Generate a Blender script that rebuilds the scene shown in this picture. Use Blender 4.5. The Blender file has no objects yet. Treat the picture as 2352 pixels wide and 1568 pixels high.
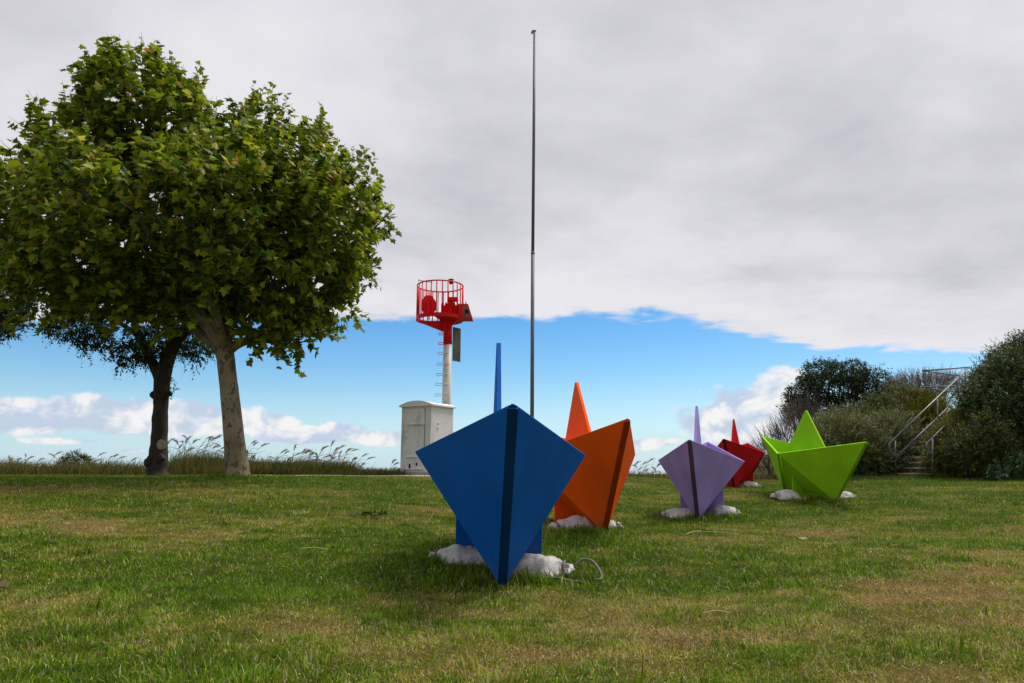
import bpy, bmesh, math, random
import numpy as np
from mathutils import Vector, Matrix, noise as mnoise

random.seed(7)
rng = np.random.default_rng(11)
R = math.radians
sc = bpy.context.scene
col = sc.collection

# ------------------------------------------------------------------ camera
CZ = 0.70                       # eye height above the lawn datum
F = 1637.0                      # focal length in pixels of a 2352 px wide picture
PITCH = R(10.505)
cam_d = bpy.data.cameras.new('camera')
cam = bpy.data.objects.new('camera', cam_d)
col.objects.link(cam)
cam.location = (0, 0, CZ)
cam.rotation_euler = (R(90) + PITCH, 0, 0)
cam_d.sensor_width = 36
cam_d.lens = F / 2352 * 36
cam_d.clip_start = 0.05
cam_d.clip_end = 20000
sc.camera = cam
CP, SP = math.cos(PITCH), math.sin(PITCH)

def ray(px, py):
    u = (px - 1176) / F; v = (784 - py) / F
    return (u, CP - v * SP, SP + v * CP)

def at(px, py, D):
    u, y, z = ray(px, py)
    return Vector((u * D / y, D, CZ + z * D / y))

# ------------------------------------------------------------------ world
SUN_EL, SUN_AZ = R(60), R(50)     # azimuth measured from +Y towards +X
w = bpy.data.worlds.new('World'); sc.world = w
w.use_nodes = True
wt = w.node_tree
wt.nodes.clear()

class S:
    """a socket with arithmetic"""
    def __init__(s, sock): s.s = sock
    def _b(a, b, op):
        n = wt.nodes.new('ShaderNodeMath'); n.operation = op
        wt.links.new(a.s, n.inputs[0])
        if isinstance(b, S): wt.links.new(b.s, n.inputs[1])
        else: n.inputs[1].default_value = b
        return S(n.outputs[0])
    def __add__(a, b): return a._b(b, 'ADD')
    def __sub__(a, b): return a._b(b, 'SUBTRACT')
    def __mul__(a, b): return a._b(b, 'MULTIPLY')
    def __truediv__(a, b): return a._b(b, 'DIVIDE')
    def max(a, b): return a._b(b, 'MAXIMUM')
    def min(a, b): return a._b(b, 'MINIMUM')
    def pow(a, b): return a._b(b, 'POWER')
    def sqrt(a): return a._b(0.5, 'POWER')
    def neg(a): return a * -1.0
    def smooth(a, lo, hi, o0=0.0, o1=1.0):
        n = wt.nodes.new('ShaderNodeMapRange'); n.interpolation_type = 'SMOOTHSTEP'
        wt.links.new(a.s, n.inputs[0])
        n.inputs[1].default_value = lo; n.inputs[2].default_value = hi
        n.inputs[3].default_value = o0; n.inputs[4].default_value = o1
        return S(n.outputs[0])

def wcomb(x, y, z):
    n = wt.nodes.new('ShaderNodeCombineXYZ')
    for i, q in enumerate((x, y, z)):
        if isinstance(q, S): wt.links.new(q.s, n.inputs[i])
        else: n.inputs[i].default_value = q
    return n.outputs[0]

def wnoise(vec, scale, detail=8, rough=0.55, dist=0.0):
    n = wt.nodes.new('ShaderNodeTexNoise')
    wt.links.new(vec, n.inputs['Vector'])
    n.inputs['Scale'].default_value = scale
    n.inputs['Detail'].default_value = detail
    n.inputs['Roughness'].default_value = rough
    n.inputs['Distortion'].default_value = dist
    return S(n.outputs['Fac'])

def wmix(f, a, b):
    n = wt.nodes.new('ShaderNodeMix'); n.data_type = 'RGBA'
    wt.links.new(f.s, n.inputs[0])
    for i, q in ((6, a), (7, b)):
        if isinstance(q, tuple): n.inputs[i].default_value = (*q, 1)
        else: wt.links.new(q, n.inputs[i])
    return n.outputs[2]

tc = wt.nodes.new('ShaderNodeTexCoord')
sep = wt.nodes.new('ShaderNodeSeparateXYZ')
wt.links.new(tc.outputs['Generated'], sep.inputs[0])
dx, dy, dz = (S(o) for o in sep.outputs)
# clear air
sky = wt.nodes.new('ShaderNodeTexSky'); sky.sky_type = 'NISHITA'
sky.sun_disc = False
sky.sun_elevation = SUN_EL
sky.sun_rotation = SUN_AZ
sky.altitude = 0; sky.air_density = 1.0; sky.dust_density = 0.35; sky.ozone_density = 2.2
hs = wt.nodes.new('ShaderNodeHueSaturation')
hs.inputs['Saturation'].default_value = 1.45
hs.inputs['Value'].default_value = 0.134
wt.links.new(sky.outputs[0], hs.inputs['Color'])
clear = hs.outputs[0]

# low cumulus along the horizon, in the azimuth / elevation plane
hor = (dx * dx + dy * dy).sqrt().max(0.02)
el = dz / hor
azv = wcomb(dx / hor, dy / hor, el * 1.25)
lit_shift = wcomb(dx / hor - 0.012, dy / hor, el * 1.25 + 0.016)
n_a = wnoise(azv, 15.0, 10, 0.56, 0.25)
n_b = wnoise(lit_shift, 15.0, 10, 0.56, 0.25)
n_big = wnoise(azv, 5.0, 4, 0.5)
a = dx / dy.max(0.05)
front = dy.smooth(0.05, 0.25)
ell = [  # px, py, rx, ry : bodies of the single clouds in view
    (1735, 945, 110, 60, 1.2), (1795, 930, 95, 75, 1.2), (1645, 970, 90, 44, 1.15), (1700, 1010, 170, 22, .7),
    (1485, 1018, 45, 18, .9), (1540, 1015, 50, 14, .5),
    (60, 958, 230, 34, 1.25), (260, 956, 200, 36, 1.3), (440, 960, 180, 34, 1.2), (150, 1012, 190, 14, .35),
    (640, 972, 46, 24, 1.0), (690, 1000, 110, 20, 1.0), (790, 993, 60, 22, .95), (860, 1006, 75, 18, .9),
    (550, 985, 50, 18, .5), (300, 1035, 60, 9, .35), (1930, 960, 120, 60, .8),
]
field = None
for (px, py, rx, ry, wgt) in ell:
    u, y, z = ray(px, py)
    a0 = u / y; e0 = z / math.hypot(u, y)
    d = (((a - a0) / (rx / F)).pow(2.0) if False else ((a - a0) * (F / rx)))
    e = (el - e0) * (F / ry)
    dd = (d * d + e * e).sqrt()
    v = (dd * -1.0 + (1.0 + (wgt - 1.0) * 0.55)).max(-0.7)
    field = v if field is None else field.max(v)
field = field * front + (front * -0.6 + 0.0)*0.0
# beyond the frame the same sort of cloud goes on along the horizon
lowband = el.smooth(0.0, 0.05) * el.smooth(0.05, 0.12, 1.0, 0.0)
side = (a * a).smooth(0.62, 0.9) * front + (front * -1.0 + 1.0)
wide = ((n_big - 0.52) * 4.0).min(0.8) * lowband * side + (side * lowband * -1.0 + 1.0) * -0.6
field = field.max(wide)
dens = field + (n_a - 0.5) * 1.75
cmask = dens.smooth(-0.06, 0.26) * el.smooth(0.004, 0.03)
relief = ((n_a - n_b) * 4.2 + 0.50 + (dens - 0.4) * 0.25).smooth(0.12, 0.95)
cumul = wmix(relief, (0.54, 0.63, 0.78), (0.93, 0.91, 0.90))
thin = cmask * 0.92
# pale haze veil right at the horizon
veil = el.smooth(0.0, 0.13, 0.70, 0.0)
clear2 = wmix(veil, clear, (0.45, 0.71, 0.95))
skyc = wmix(thin, clear2, cumul)

# high stratocumulus deck: a layer overhead that ends at a ragged edge in front
zc = dz.max(0.0) + 0.04
px_, py_ = dx / zc, dy / zc
pv = wcomb(px_, py_, 0.0)
edge = px_.smooth(0.75, 2.1, 3.84, 4.50)
dn = wnoise(pv, 1.05, 9, 0.58, 0.0)
zs = dz.max(0.0) + 0.22
tx_, ty_ = dx / zs, dy / zs
dn2 = wnoise(wcomb(tx_, ty_, 4.0), 0.9, 5, 0.5, 0.0)
dn3 = wnoise(wcomb(tx_ * 0.8 + 3.0, ty_ * 1.0, 2.0), 2.8, 7, 0.55, 0.1)
dn4 = wnoise(pv, 3.6, 7, 0.6, 0.3)
inside = edge - py_ + (dn - 0.5) * 0.85 + (dn4 - 0.5) * 0.7
dmask = inside.smooth(-0.08, 0.17)
tone = (dn2 - 0.5) * 1.3 + (dn3 - 0.5) * 1.0 + 0.48 + inside.smooth(0.1, 1.5, 0.42, 0.0)
deck = wmix(tone.smooth(0.0, 1.0), (0.45, 0.45, 0.525), (0.815, 0.81, 0.85))
skyc = wmix(dmask, skyc, deck)
bg = wt.nodes.new('ShaderNodeBackground')
wt.links.new(skyc, bg.inputs[0]); bg.inputs[1].default_value = 0.76
wo = wt.nodes.new('ShaderNodeOutputWorld')
wt.links.new(bg.outputs[0], wo.inputs[0])
w.cycles.sampling_method = 'MANUAL'
w.cycles.sample_map_resolution = 512

# ------------------------------------------------------------------ sun
sd = bpy.data.lights.new('sun', 'SUN')
sd.energy = 3.0; sd.angle = R(20); sd.color = (1.0, 0.95, 0.86)
sun = bpy.data.objects.new('sun', sd); col.objects.link(sun)
to_sun = Vector((math.sin(SUN_AZ) * math.cos(SUN_EL), math.cos(SUN_AZ) * math.cos(SUN_EL), math.sin(SUN_EL)))
sun.rotation_euler = to_sun.to_track_quat('Z', 'Y').to_euler()
sun.location = (10, 10, 20)
sc.view_settings.view_transform = 'Standard'
sc.view_settings.look = 'None'
sc.view_settings.exposure = 0.40
sc.view_settings.gamma = 1.0
sc.view_settings.use_curve_mapping = False
sc.cycles.max_bounces = 6
sc.cycles.transparent_max_bounces = 4

# ------------------------------------------------------------------ helpers
def tag(o, label=None, cat=None, group=None, kind=None):
    if label: o['label'] = label
    if cat: o['category'] = cat
    if group: o['group'] = group
    if kind: o['kind'] = kind
    return o

def empty(name, loc=(0, 0, 0), rz=0.0):
    o = bpy.data.objects.new(name, None); col.objects.link(o)
    o.location = loc; o.rotation_euler = (0, 0, rz); o.empty_display_size = 0.2
    return o

def link(name, me, m, parent=None):
    o = bpy.data.objects.new(name, me); col.objects.link(o)
    if m is not None: me.materials.append(m)
    if parent is not None: o.parent = parent
    return o

def from_bm(name, bm, m, parent=None, smooth=False):
    me = bpy.data.meshes.new(name)
    bmesh.ops.recalc_face_normals(bm, faces=bm.faces)
    bm.to_mesh(me); bm.free()
    if smooth: me.shade_smooth()
    return link(name, me, m, parent)

def bm_box(bm, c, s, rz=0.0, M=None):
    r = bmesh.ops.create_cube(bm, size=1.0)
    vs = r['verts']
    T = Matrix.Translation(c) @ Matrix.Rotation(rz, 4, 'Z') @ Matrix.Diagonal((*s, 1))
    if M is not None: T = M @ T
    bmesh.ops.transform(bm, matrix=T, verts=vs)
    return vs

def bm_slab(bm, poly, t, flip=False):
    """flat polygon (3D points) thickened by t along its normal"""
    P = [Vector(p) for p in poly]
    n = Vector((0, 0, 0))
    for i in range(1, len(P) - 1): n += (P[i] - P[0]).cross(P[i + 1] - P[0])
    n.normalize()
    if flip: n = -n
    a_ = [bm.verts.new(p) for p in P]; b_ = [bm.verts.new(p + n * t) for p in P]
    bm.faces.new(a_); bm.faces.new(b_[::-1])
    k = len(P)
    for i in range(k):
        bm.faces.new((a_[i], b_[i], b_[(i + 1) % k], a_[(i + 1) % k]))

def bevel_all(bm, off, seg=1):
    bmesh.ops.recalc_face_normals(bm, faces=bm.faces)
    bmesh.ops.bevel(bm, geom=list(bm.edges), offset=off, segments=seg, affect='EDGES', profile=0.6)

def catmull(P, n):
    P = [Vector(p) for p in P]
    out = []
    for i in range(len(P) - 1):
        p0 = P[max(i - 1, 0)]; p1 = P[i]; p2 = P[i + 1]; p3 = P[min(i + 2, len(P) - 1)]
        for k in range(n):
            t = k / n
            out.append(0.5 * ((2 * p1) + (p2 - p0) * t + (2 * p0 - 5 * p1 + 4 * p2 - p3) * t * t
                              + (3 * p1 - p0 - 3 * p2 + p3) * t ** 3))
    out.append(P[-1])
    return out

def bm_tube(bm, path, rad, sides=8, cap=True, rough=0.0, rs=3.0):
    path = [Vector(p) for p in path]
    n = len(path)
    if not hasattr(rad, '__len__'): rad = [rad] * n
    rings = []
    up = Vector((0, 0, 1))
    prev = None
    for i, p in enumerate(path):
        t = (path[min(i + 1, n - 1)] - path[max(i - 1, 0)]).normalized()
        if prev is None:
            x = t.orthogonal().normalized()
        else:
            x = (prev - t * prev.dot(t)).normalized()
        prev = x
        y = t.cross(x)
        ring = []
        for k in range(sides):
            a_ = 2 * math.pi * k / sides
            d = x * math.cos(a_) + y * math.sin(a_)
            r = rad[i]
            if rough:
                q = p * rs + d * r * rs
                r *= 1 + rough * mnoise.noise(q) + rough * .5 * mnoise.noise(q * 2.7)
            ring.append(bm.verts.new(p + d * r))
        rings.append(ring)
    for i in range(n - 1):
        for k in range(sides):
            bm.faces.new((rings[i][k], rings[i][(k + 1) % sides], rings[i + 1][(k + 1) % sides], rings[i + 1][k]))
    if cap:
        bm.faces.new(rings[0][::-1]); bm.faces.new(rings[-1])

def np_mesh(name, V, faces_flat, nper, colors=None, smooth=False):
    """mesh from numpy: V (n,3); faces_flat list of (array (m,k)) groups"""
    me = bpy.data.meshes.new(name)
    V = np.asarray(V, np.float32)
    me.vertices.add(len(V)); me.vertices.foreach_set('co', V.ravel())
    loops = np.concatenate([f.ravel() for f in faces_flat]).astype(np.int32)
    sizes = np.concatenate([np.full(len(f), f.shape[1]) for f in faces_flat]).astype(np.int32)
    me.loops.add(len(loops)); me.loops.foreach_set('vertex_index', loops)
    me.polygons.add(len(sizes))
    starts = np.concatenate([[0], np.cumsum(sizes)[:-1]]).astype(np.int32)
    me.polygons.foreach_set('loop_start', starts)
    me.update(calc_edges=True)
    if colors is not None:
        at_ = me.color_attributes.new('col', 'FLOAT_COLOR', 'POINT')
        c4 = np.ones((len(V), 4), np.float32); c4[:, :3] = colors
        at_.data.foreach_set('color', c4.ravel())
    if smooth: me.shade_smooth()
    return me

def unit(v):
    return v / (np.linalg.norm(v, axis=-1, keepdims=True) + 1e-9)

def frames(axis, hint):
    a_ = unit(axis)
    b_ = unit(np.cross(a_, hint))
    n_ = np.cross(b_, a_)
    return b_, a_, n_

def scatter(TV, TF, pos, axis, hint, size, colors, width=None):
    """copies of a small template (x across, y along, z up) -> V, F, C"""
    TV = np.asarray(TV, float)
    b_, a_, n_ = frames(axis, hint)
    sx = size if width is None else width
    V = (pos[:, None, :] + (TV[None, :, 0:1] * sx[:, None, None]) * b_[:, None, :]
         + (TV[None, :, 1:2] * size[:, None, None]) * a_[:, None, :]
         + (TV[None, :, 2:3] * size[:, None, None]) * n_[:, None, :])
    k = len(TV)
    off = (np.arange(len(pos)) * k)[:, None, None]
    Fs = [(np.asarray(g)[None] + off).reshape(-1, len(g[0])) for g in TF]
    C = np.repeat(colors, k, axis=0)
    return V.reshape(-1, 3), Fs, C

# ------------------------------------------------------------------ materials
def mat(name):
    m = bpy.data.materials.new(name); m.use_nodes = True
    nt = m.node_tree
    return m, nt, nt.nodes['Principled BSDF']

def lk(nt, a_, b_): nt.links.new(a_, b_)

def tnoise(nt, scale, detail=5, rough=0.55, dist=0.0, coord='Object', stretch=None):
    t = nt.nodes.new('ShaderNodeTexCoord')
    n = nt.nodes.new('ShaderNodeTexNoise')
    n.inputs['Scale'].default_value = scale; n.inputs['Detail'].default_value = detail
    n.inputs['Roughness'].default_value = rough; n.inputs['Distortion'].default_value = dist
    src = t.outputs[coord]
    if stretch:
        mp = nt.nodes.new('ShaderNodeMapping'); mp.inputs['Scale'].default_value = stretch
        lk(nt, src, mp.inputs[0]); src = mp.outputs[0]
    lk(nt, src, n.inputs['Vector'])
    return n.outputs['Fac']

def ramp(nt, fac, stops):
    r = nt.nodes.new('ShaderNodeValToRGB')
    e = r.color_ramp.elements
    while len(e) < len(stops): e.new(0.5)
    for q, (p, c) in zip(e, stops):
        q.position = p; q.color = (*c, 1) if len(c) == 3 else c
    lk(nt, fac, r.inputs[0])
    return r.outputs[0]

def mixc(nt, f, a_, b_, mode='MIX'):
    n = nt.nodes.new('ShaderNodeMix'); n.data_type = 'RGBA'; n.blend_type = mode
    if isinstance(f, float): n.inputs[0].default_value = f
    else: lk(nt, f, n.inputs[0])
    for i, q in ((6, a_), (7, b_)):
        if isinstance(q, tuple): n.inputs[i].default_value = (*q, 1)
        else: lk(nt, q, n.inputs[i])
    return n.outputs[2]

def bump(nt, fac, bsdf, strength=0.3, dist=0.01):
    b_ = nt.nodes.new('ShaderNodeBump')
    b_.inputs['Strength'].default_value = strength; b_.inputs['Distance'].default_value = dist
    lk(nt, fac, b_.inputs['Height']); lk(nt, b_.outputs[0], bsdf.inputs['Normal'])

def paint(name, c, rough=0.5, var=0.18, dirt=None, bumps=0.12, splash=False):
    m, nt, b_ = mat(name)
    f = tnoise(nt, 2.2, 6, 0.6)
    lo = tuple(x * (1 - var) for x in c); hi = tuple(min(1, x * (1 + var)) for x in c)
    cc = ramp(nt, f, [(0.3, lo), (0.7, hi)])
    g = tnoise(nt, 140.0, 3, 0.7)
    cc = mixc(nt, ramp(nt, g, [(0.35, (0, 0, 0)), (0.75, (0.10, 0.10, 0.10))]), cc, tuple(min(1, x * 1.5 + .003) for x in c))
    if dirt:
        d = tnoise(nt, 3.0, 8, 0.65, 0.3, stretch=(1, 1, .35))
        cc = mixc(nt, ramp(nt, d, [(0.54, (0, 0, 0)), (0.72, (dirt[1],) * 3)]), cc, dirt[0])
    if splash:
        tcd = nt.nodes.new('ShaderNodeTexCoord'); sx = nt.nodes.new('ShaderNodeSeparateXYZ'); lk(nt, tcd.outputs['Object'], sx.inputs[0])
        mr = nt.nodes.new('ShaderNodeMapRange'); lk(nt, sx.outputs[2], mr.inputs[0])
        mr.inputs[1].default_value = .0; mr.inputs[2].default_value = .34; mr.inputs[3].default_value = .30; mr.inputs[4].default_value = -.05
        ad = nt.nodes.new('ShaderNodeMath'); ad.operation = 'ADD'
        lk(nt, mr.outputs[0], ad.inputs[0]); lk(nt, tnoise(nt, 16.0, 9, 0.75, 0.6), ad.inputs[1])
        cc = mixc(nt, ramp(nt, ad.outputs[0], [(0.60, (0, 0, 0)), (0.85, (0.42,) * 3)]), cc, (0.13, 0.115, 0.06))
        sc2 = tnoise(nt, 9.0, 10, 0.8, 1.5, stretch=(1, 1, .3))
        cc = mixc(nt, ramp(nt, sc2, [(0.66, (0, 0, 0)), (0.74, (0.30,) * 3)]), cc, tuple(min(1, x * .6 + .10) for x in c))
    lk(nt, cc, b_.inputs['Base Color'])
    rr = nt.nodes.new('ShaderNodeMapRange')
    lk(nt, f, rr.inputs[0]); rr.inputs[3].default_value = rough - .1; rr.inputs[4].default_value = rough + .12
    lk(nt, rr.outputs[0], b_.inputs['Roughness'])
    b_.inputs['Specular IOR Level'].default_value = 0.14
    if splash: b_.inputs['Specular IOR Level'].default_value = 0.06
    bump(nt, tnoise(nt, 60.0, 4, 0.6), b_, bumps, 0.004)
    return m

def leafmat(name, trans=0.3, rough=0.5, spec=0.35):
    m, nt, b_ = mat(name)
    at_ = nt.nodes.new('ShaderNodeAttribute'); at_.attribute_name = 'col'
    lk(nt, at_.outputs['Color'], b_.inputs['Base Color'])
    b_.inputs['Roughness'].default_value = rough
    b_.inputs['Specular IOR Level'].default_value = spec
    tr = nt.nodes.new('ShaderNodeBsdfTranslucent')
    hv = nt.nodes.new('ShaderNodeHueSaturation'); hv.inputs['Value'].default_value = 1.3
    lk(nt, at_.outputs['Color'], hv.inputs['Color']); lk(nt, hv.outputs[0], tr.inputs['Color'])
    mx = nt.nodes.new('ShaderNodeMixShader'); mx.inputs[0].default_value = trans
    lk(nt, b_.outputs[0], mx.inputs[1]); lk(nt, tr.outputs[0], mx.inputs[2])
    lk(nt, mx.outputs[0], nt.nodes['Material Output'].inputs['Surface'])
    return m

M = {}
M['leaf_plane'] = leafmat('plane_leaf', 0.38, 0.5, 0.16)
M['leaf_small'] = leafmat('small_leaf', 0.22, 0.6, 0.12)
M['leaf_shrub'] = leafmat('shrub_leaf', 0.2, 0.6, 0.2)
M['grass'] = leafmat('grass_blade', 0.25, 0.6, 0.15)
M['reed'] = leafmat('reed_blade', 0.25, 0.6, 0.2)

def m_ground():
    m, nt, b_ = mat('lawn_soil')
    at_ = nt.nodes.new('ShaderNodeAttribute'); at_.attribute_name = 'col'
    g = tnoise(nt, 45.0, 6, 0.7)
    dark = mixc(nt, ramp(nt, g, [(0.35, (0, 0, 0)), (0.7, (1, 1, 1))]), (0.35, 0.3, 0.25), (1.25, 1.25, 1.2))
    lk(nt, mixc(nt, 1.0, at_.outputs['Color'], dark, 'MULTIPLY'), b_.inputs['Base Color'])
    b_.inputs['Roughness'].default_value = 0.95
    b_.inputs['Specular IOR Level'].default_value = 0.1
    bump(nt, g, b_, 0.8, 0.03)
    return m
M['ground'] = m_ground()

def m_planebark():
    m, nt, b_ = mat('plane_bark')
    base = ramp(nt, tnoise(nt, 2.0, 5, 0.6), [(0.3, (0.15, 0.115, 0.055)), (0.7, (0.30, 0.245, 0.145))])
    d = tnoise(nt, 6.5, 4, 0.55, 0.7, stretch=(1.4, 1.4, 0.8))
    c = mixc(nt, ramp(nt, d, [(0.555, (0, 0, 0)), (0.57, (1, 1, 1))]), base, (0.085, 0.07, 0.045))
    d2 = tnoise(nt, 15.0, 3, 0.5, 0.4)
    c = mixc(nt, ramp(nt, d2, [(0.66, (0, 0, 0)), (0.68, (0.8, 0.8, 0.8))]), c, (0.17, 0.15, 0.10))
    d3 = tnoise(nt, 1.4, 4, 0.5)
    c = mixc(nt, ramp(nt, d3, [(0.5, (0, 0, 0)), (0.7, (0.35,) * 3)]), c, (0.20, 0.21, 0.09))
    lk(nt, c, b_.inputs['Base Color']); b_.inputs['Roughness'].default_value = 0.85
    bump(nt, d, b_, 0.5, 0.02)
    return m
M['plane_bark'] = m_planebark()

def m_bark(name, c0, c1, lichen=None):
    m, nt, b_ = mat(name)
    d = tnoise(nt, 7.0, 8, 0.68, 0.6, stretch=(1.6, 1.6, 0.5))
    c = ramp(nt, d, [(0.3, c0), (0.7, c1)])
    if lichen:
        f = tnoise(nt, 3.0, 5, 0.6)
        c = mixc(nt, ramp(nt, f, [(0.58, (0, 0, 0)), (0.66, (0.6,) * 3)]), c, lichen)
    lk(nt, c, b_.inputs['Base Color']); b_.inputs['Roughness'].default_value = 0.92
    bump(nt, d, b_, 0.9, 0.03)
    return m
M['dark_bark'] = m_bark('dark_bark', (0.010, 0.007, 0.006), (0.062, 0.044, 0.031), (0.075, 0.068, 0.045))
M['twig'] = m_bark('twig_bark', (0.05, 0.04, 0.03), (0.13, 0.10, 0.08))
M['lichen'] = m_bark('pale_lichen', (0.18, 0.19, 0.09), (0.36, 0.37, 0.22))
M['blue'] = paint('blue_paint', (0.001, 0.098, 0.41), 0.6, 0.14, None, 0.12, True)
M['blue_dark'] = paint('navy_paint', (0.001, 0.040, 0.165), 0.55)
M['orange'] = paint('orange_paint', (0.92, 0.108, 0.002), 0.6, 0.14, None, 0.12, True)
M['orange_dark'] = paint('dark_orange_paint', (0.34, 0.036, 0.002), 0.5)
M['purple'] = paint('lilac_paint', (0.33, 0.25, 0.56), 0.6, 0.14, None, 0.12, True)
M['purple_dark'] = paint('dark_lilac_paint', (0.10, 0.068, 0.15), 0.5)
M['red'] = paint('red_paint', (0.46, 0.007, 0.012), 0.6, 0.14, None, 0.12, True)
M['red_dark'] = paint('dark_red_paint', (0.15, 0.004, 0.005), 0.5)
M['green'] = paint('lime_paint', (0.27, 0.56, 0.010), 0.6, 0.14, None, 0.12, True)
M['green_dark'] = paint('dark_lime_paint', (0.17, 0.38, 0.008), 0.5)
M['cab'] = paint('cabinet_paint', (0.76, 0.755, 0.73), 0.6, 0.06, ((0.20, 0.19, 0.15), 0.5))
M['cab_trim'] = paint('cabinet_trim_paint', (0.80, 0.79, 0.77), 0.6, 0.06, ((0.2, 0.19, 0.14), 0.4))
M['mastwhite'] = paint('mast_white', (0.66, 0.66, 0.63), 0.5, 0.07, ((0.16, 0.13, 0.09), 0.7))
M['mastred'] = paint('mast_red', (0.72, 0.008, 0.010), 0.42, 0.12)
M['rust'] = paint('rusty_face', (0.22, 0.12, 0.075), 0.7, 0.3)
M['lensdark'] = paint('lens_dark', (0.012, 0.010, 0.010), 0.25)
M['board'] = paint('grey_board', (0.105, 0.095, 0.07), 0.7, 0.35)
M['galv'] = paint('galvanised_steel', (0.20, 0.21, 0.22), 0.45, 0.15)
M['galv'].node_tree.nodes['Principled BSDF'].inputs['Metallic'].default_value = 0.35
M['pole'] = paint('pole_steel', (0.14, 0.15, 0.16), 0.5, 0.15, ((0.10, 0.09, 0.08), 0.5))
M['step'] = paint('worn_step', (0.42, 0.33, 0.23), 0.9, 0.3, ((0.10, 0.08, 0.05), 0.6), 0.5)
M['soil'] = paint('step_riser_soil', (0.10, 0.075, 0.05), 0.95, 0.3)
M['concrete'] = paint('pale_concrete', (0.42, 0.40, 0.35), 0.9, 0.2, ((0.16, 0.15, 0.08), 0.7), 0.5)
M['dryleaf'] = paint('dry_leaf', (0.26, 0.17, 0.10), 0.8, 0.3)
M['straw'] = paint('straw', (0.52, 0.44, 0.25), 0.8, 0.2)

def m_bag():
    m, nt, b_ = mat('bag_cloth')
    f = tnoise(nt, 5.0, 7, 0.65, 0.4)
    c = ramp(nt, f, [(0.30, (0.27, 0.24, 0.21)), (0.48, (0.47, 0.45, 0.42)), (0.72, (0.68, 0.66, 0.63))])
    g = tnoise(nt, 2.6, 5, 0.6, 0.5)
    c = mixc(nt, ramp(nt, g, [(0.56, (0, 0, 0)), (0.75, (0.6,) * 3)]), c, (0.30, 0.25, 0.19))
    lk(nt, c, b_.inputs['Base Color']); b_.inputs['Roughness'].default_value = 0.75
    # woven threads and creases
    wv = nt.nodes.new('ShaderNodeTexWave'); wv.inputs['Scale'].default_value = 90
    bump(nt, tnoise(nt, 10.0, 7, 0.55, 1.6, stretch=(.6, 1.3, 1.3)), b_, 0.35, 0.025)
    return m
M['bag'] = m_bag()
M['strap'] = paint('grey_strap', (0.20, 0.19, 0.16), 0.85, 0.25)

# ------------------------------------------------------------------ terrain
CTRL = np.array([
    (-.11, 5.72, -.675), (.84, 8.65, -.615), (3.0, 11.56, -.63), (5.75, 18.3, -.33), (5.88, 14.45, -.46),
    (-5.6, 14.5, -.085), (-2.4, 20, -.05), (-8.7, 17.5, -.075), (11.3, 19.5, -.09), (12.9, 18, -.14),
    (-4, 6, -.60), (4, 6, -.69), (0, 2.5, -.70), (-4, 2.5, -.68), (4, 2.5, -.71), (-3, 10, -.42), (-1.5, 15, -.26),
    (-10, 13, -.13), (10, 8, -.66), (10, 13, -.42), (-10, 6, -.5), (0, -3, -.70), (-14, 18.5, -.06), (3, 20.5, -.07),
    (7, 21, -.10), (-7, 20, -.05), (0, 12, -.46)])

LA, LB = 1.845, .910
BOATS = [
    ('blue', 'dark blue folded paper boat sculpture nearest the camera, bow towards viewer', -.1067, 5.7192, -.6727, -1.5206, .0543, .0211),
    ('orange', 'orange folded paper boat sculpture partly hidden behind the blue one', .8378, 8.6507, -.6096, -1.4107, .0101, -.0086),
    ('purple', 'lilac purple folded paper boat sculpture with a dark stem groove', 3.0029, 11.5586, -.629, -1.9041, .0372, .0074),
    ('red', 'dark red folded paper boat sculpture behind the lilac one', 5.7505, 18.3315, -.3271, -2.0345, .0022, -.019),
    ('green', 'lime green folded paper boat sculpture turned broadside to the viewer', 5.8837, 14.45, -.454, -1.3985, .0725, .0352),
]
_ext = []
for _k, _l, X, Y, Z, yaw, rx, ry in BOATS:
    for sg in (1, -1):
        qx, qy = sg * LB * math.cos(yaw), sg * LB * math.sin(yaw)
        _ext.append((X + qx, Y + qy, Z + rx * qy - ry * qx - .005))
CTRL = np.array([q for q in CTRL.tolist() if tuple(q[:2]) not in ((-.11, 5.72), (.84, 8.65), (3.0, 11.56), (5.75, 18.3), (5.88, 14.45))] + _ext)
def _tps(r2):
    return np.where(r2 > 1e-12, 0.5 * r2 * np.log(r2 + 1e-12), 0.0)
_n = len(CTRL)
_K = _tps(((CTRL[:, None, :2] - CTRL[None, :, :2]) ** 2).sum(-1)) + np.eye(_n) * 0.05
_Pm = np.c_[np.ones(_n), CTRL[:, :2]]
_A = np.block([[_K, _Pm], [_Pm.T, np.zeros((3, 3))]])
_W = np.linalg.solve(_A, np.r_[CTRL[:, 2], 0, 0, 0])

def sstep(x, a_, b_):
    t = np.clip((x - a_) / (b_ - a_), 0, 1)
    return t * t * (3 - 2 * t)

def G(x, y):
    """height of the land at x, y"""
    x = np.asarray(x, float); y = np.asarray(y, float)
    xc = np.clip(x, -14, 14); yc = np.clip(y, -3, 20.5)
    r2 = (xc[..., None] - CTRL[:, 0]) ** 2 + (yc[..., None] - CTRL[:, 1]) ** 2
    z = (_tps(r2) * _W[:_n]).sum(-1) + _W[_n] + _W[_n + 1] * xc + _W[_n + 2] * yc
    z = np.clip(z, -0.76, -0.03)
    z = z + 0.012 * np.sin(x * 2.1 + 1.3 * np.sin(y * 1.1)) * np.cos(y * 1.7 + x * .6)
    # the far side of the bank goes down to the shore
    z = z - sstep(y, 20.6, 32) * 3.0
    # planted bank on the right-hand side
    bank = sstep(x, 8.6, 13.5) * sstep(y, 20.4, 26) * 1.5 + sstep(x, 12.4, 17) * sstep(y, 18.6, 23) * .5
    far = 1 - sstep(y, 31, 50)
    z = z + (bank + sstep(y, 20.6, 32) * 3.0 * sstep(x, 8.0, 11)) * far
    return z + CZ

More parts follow.
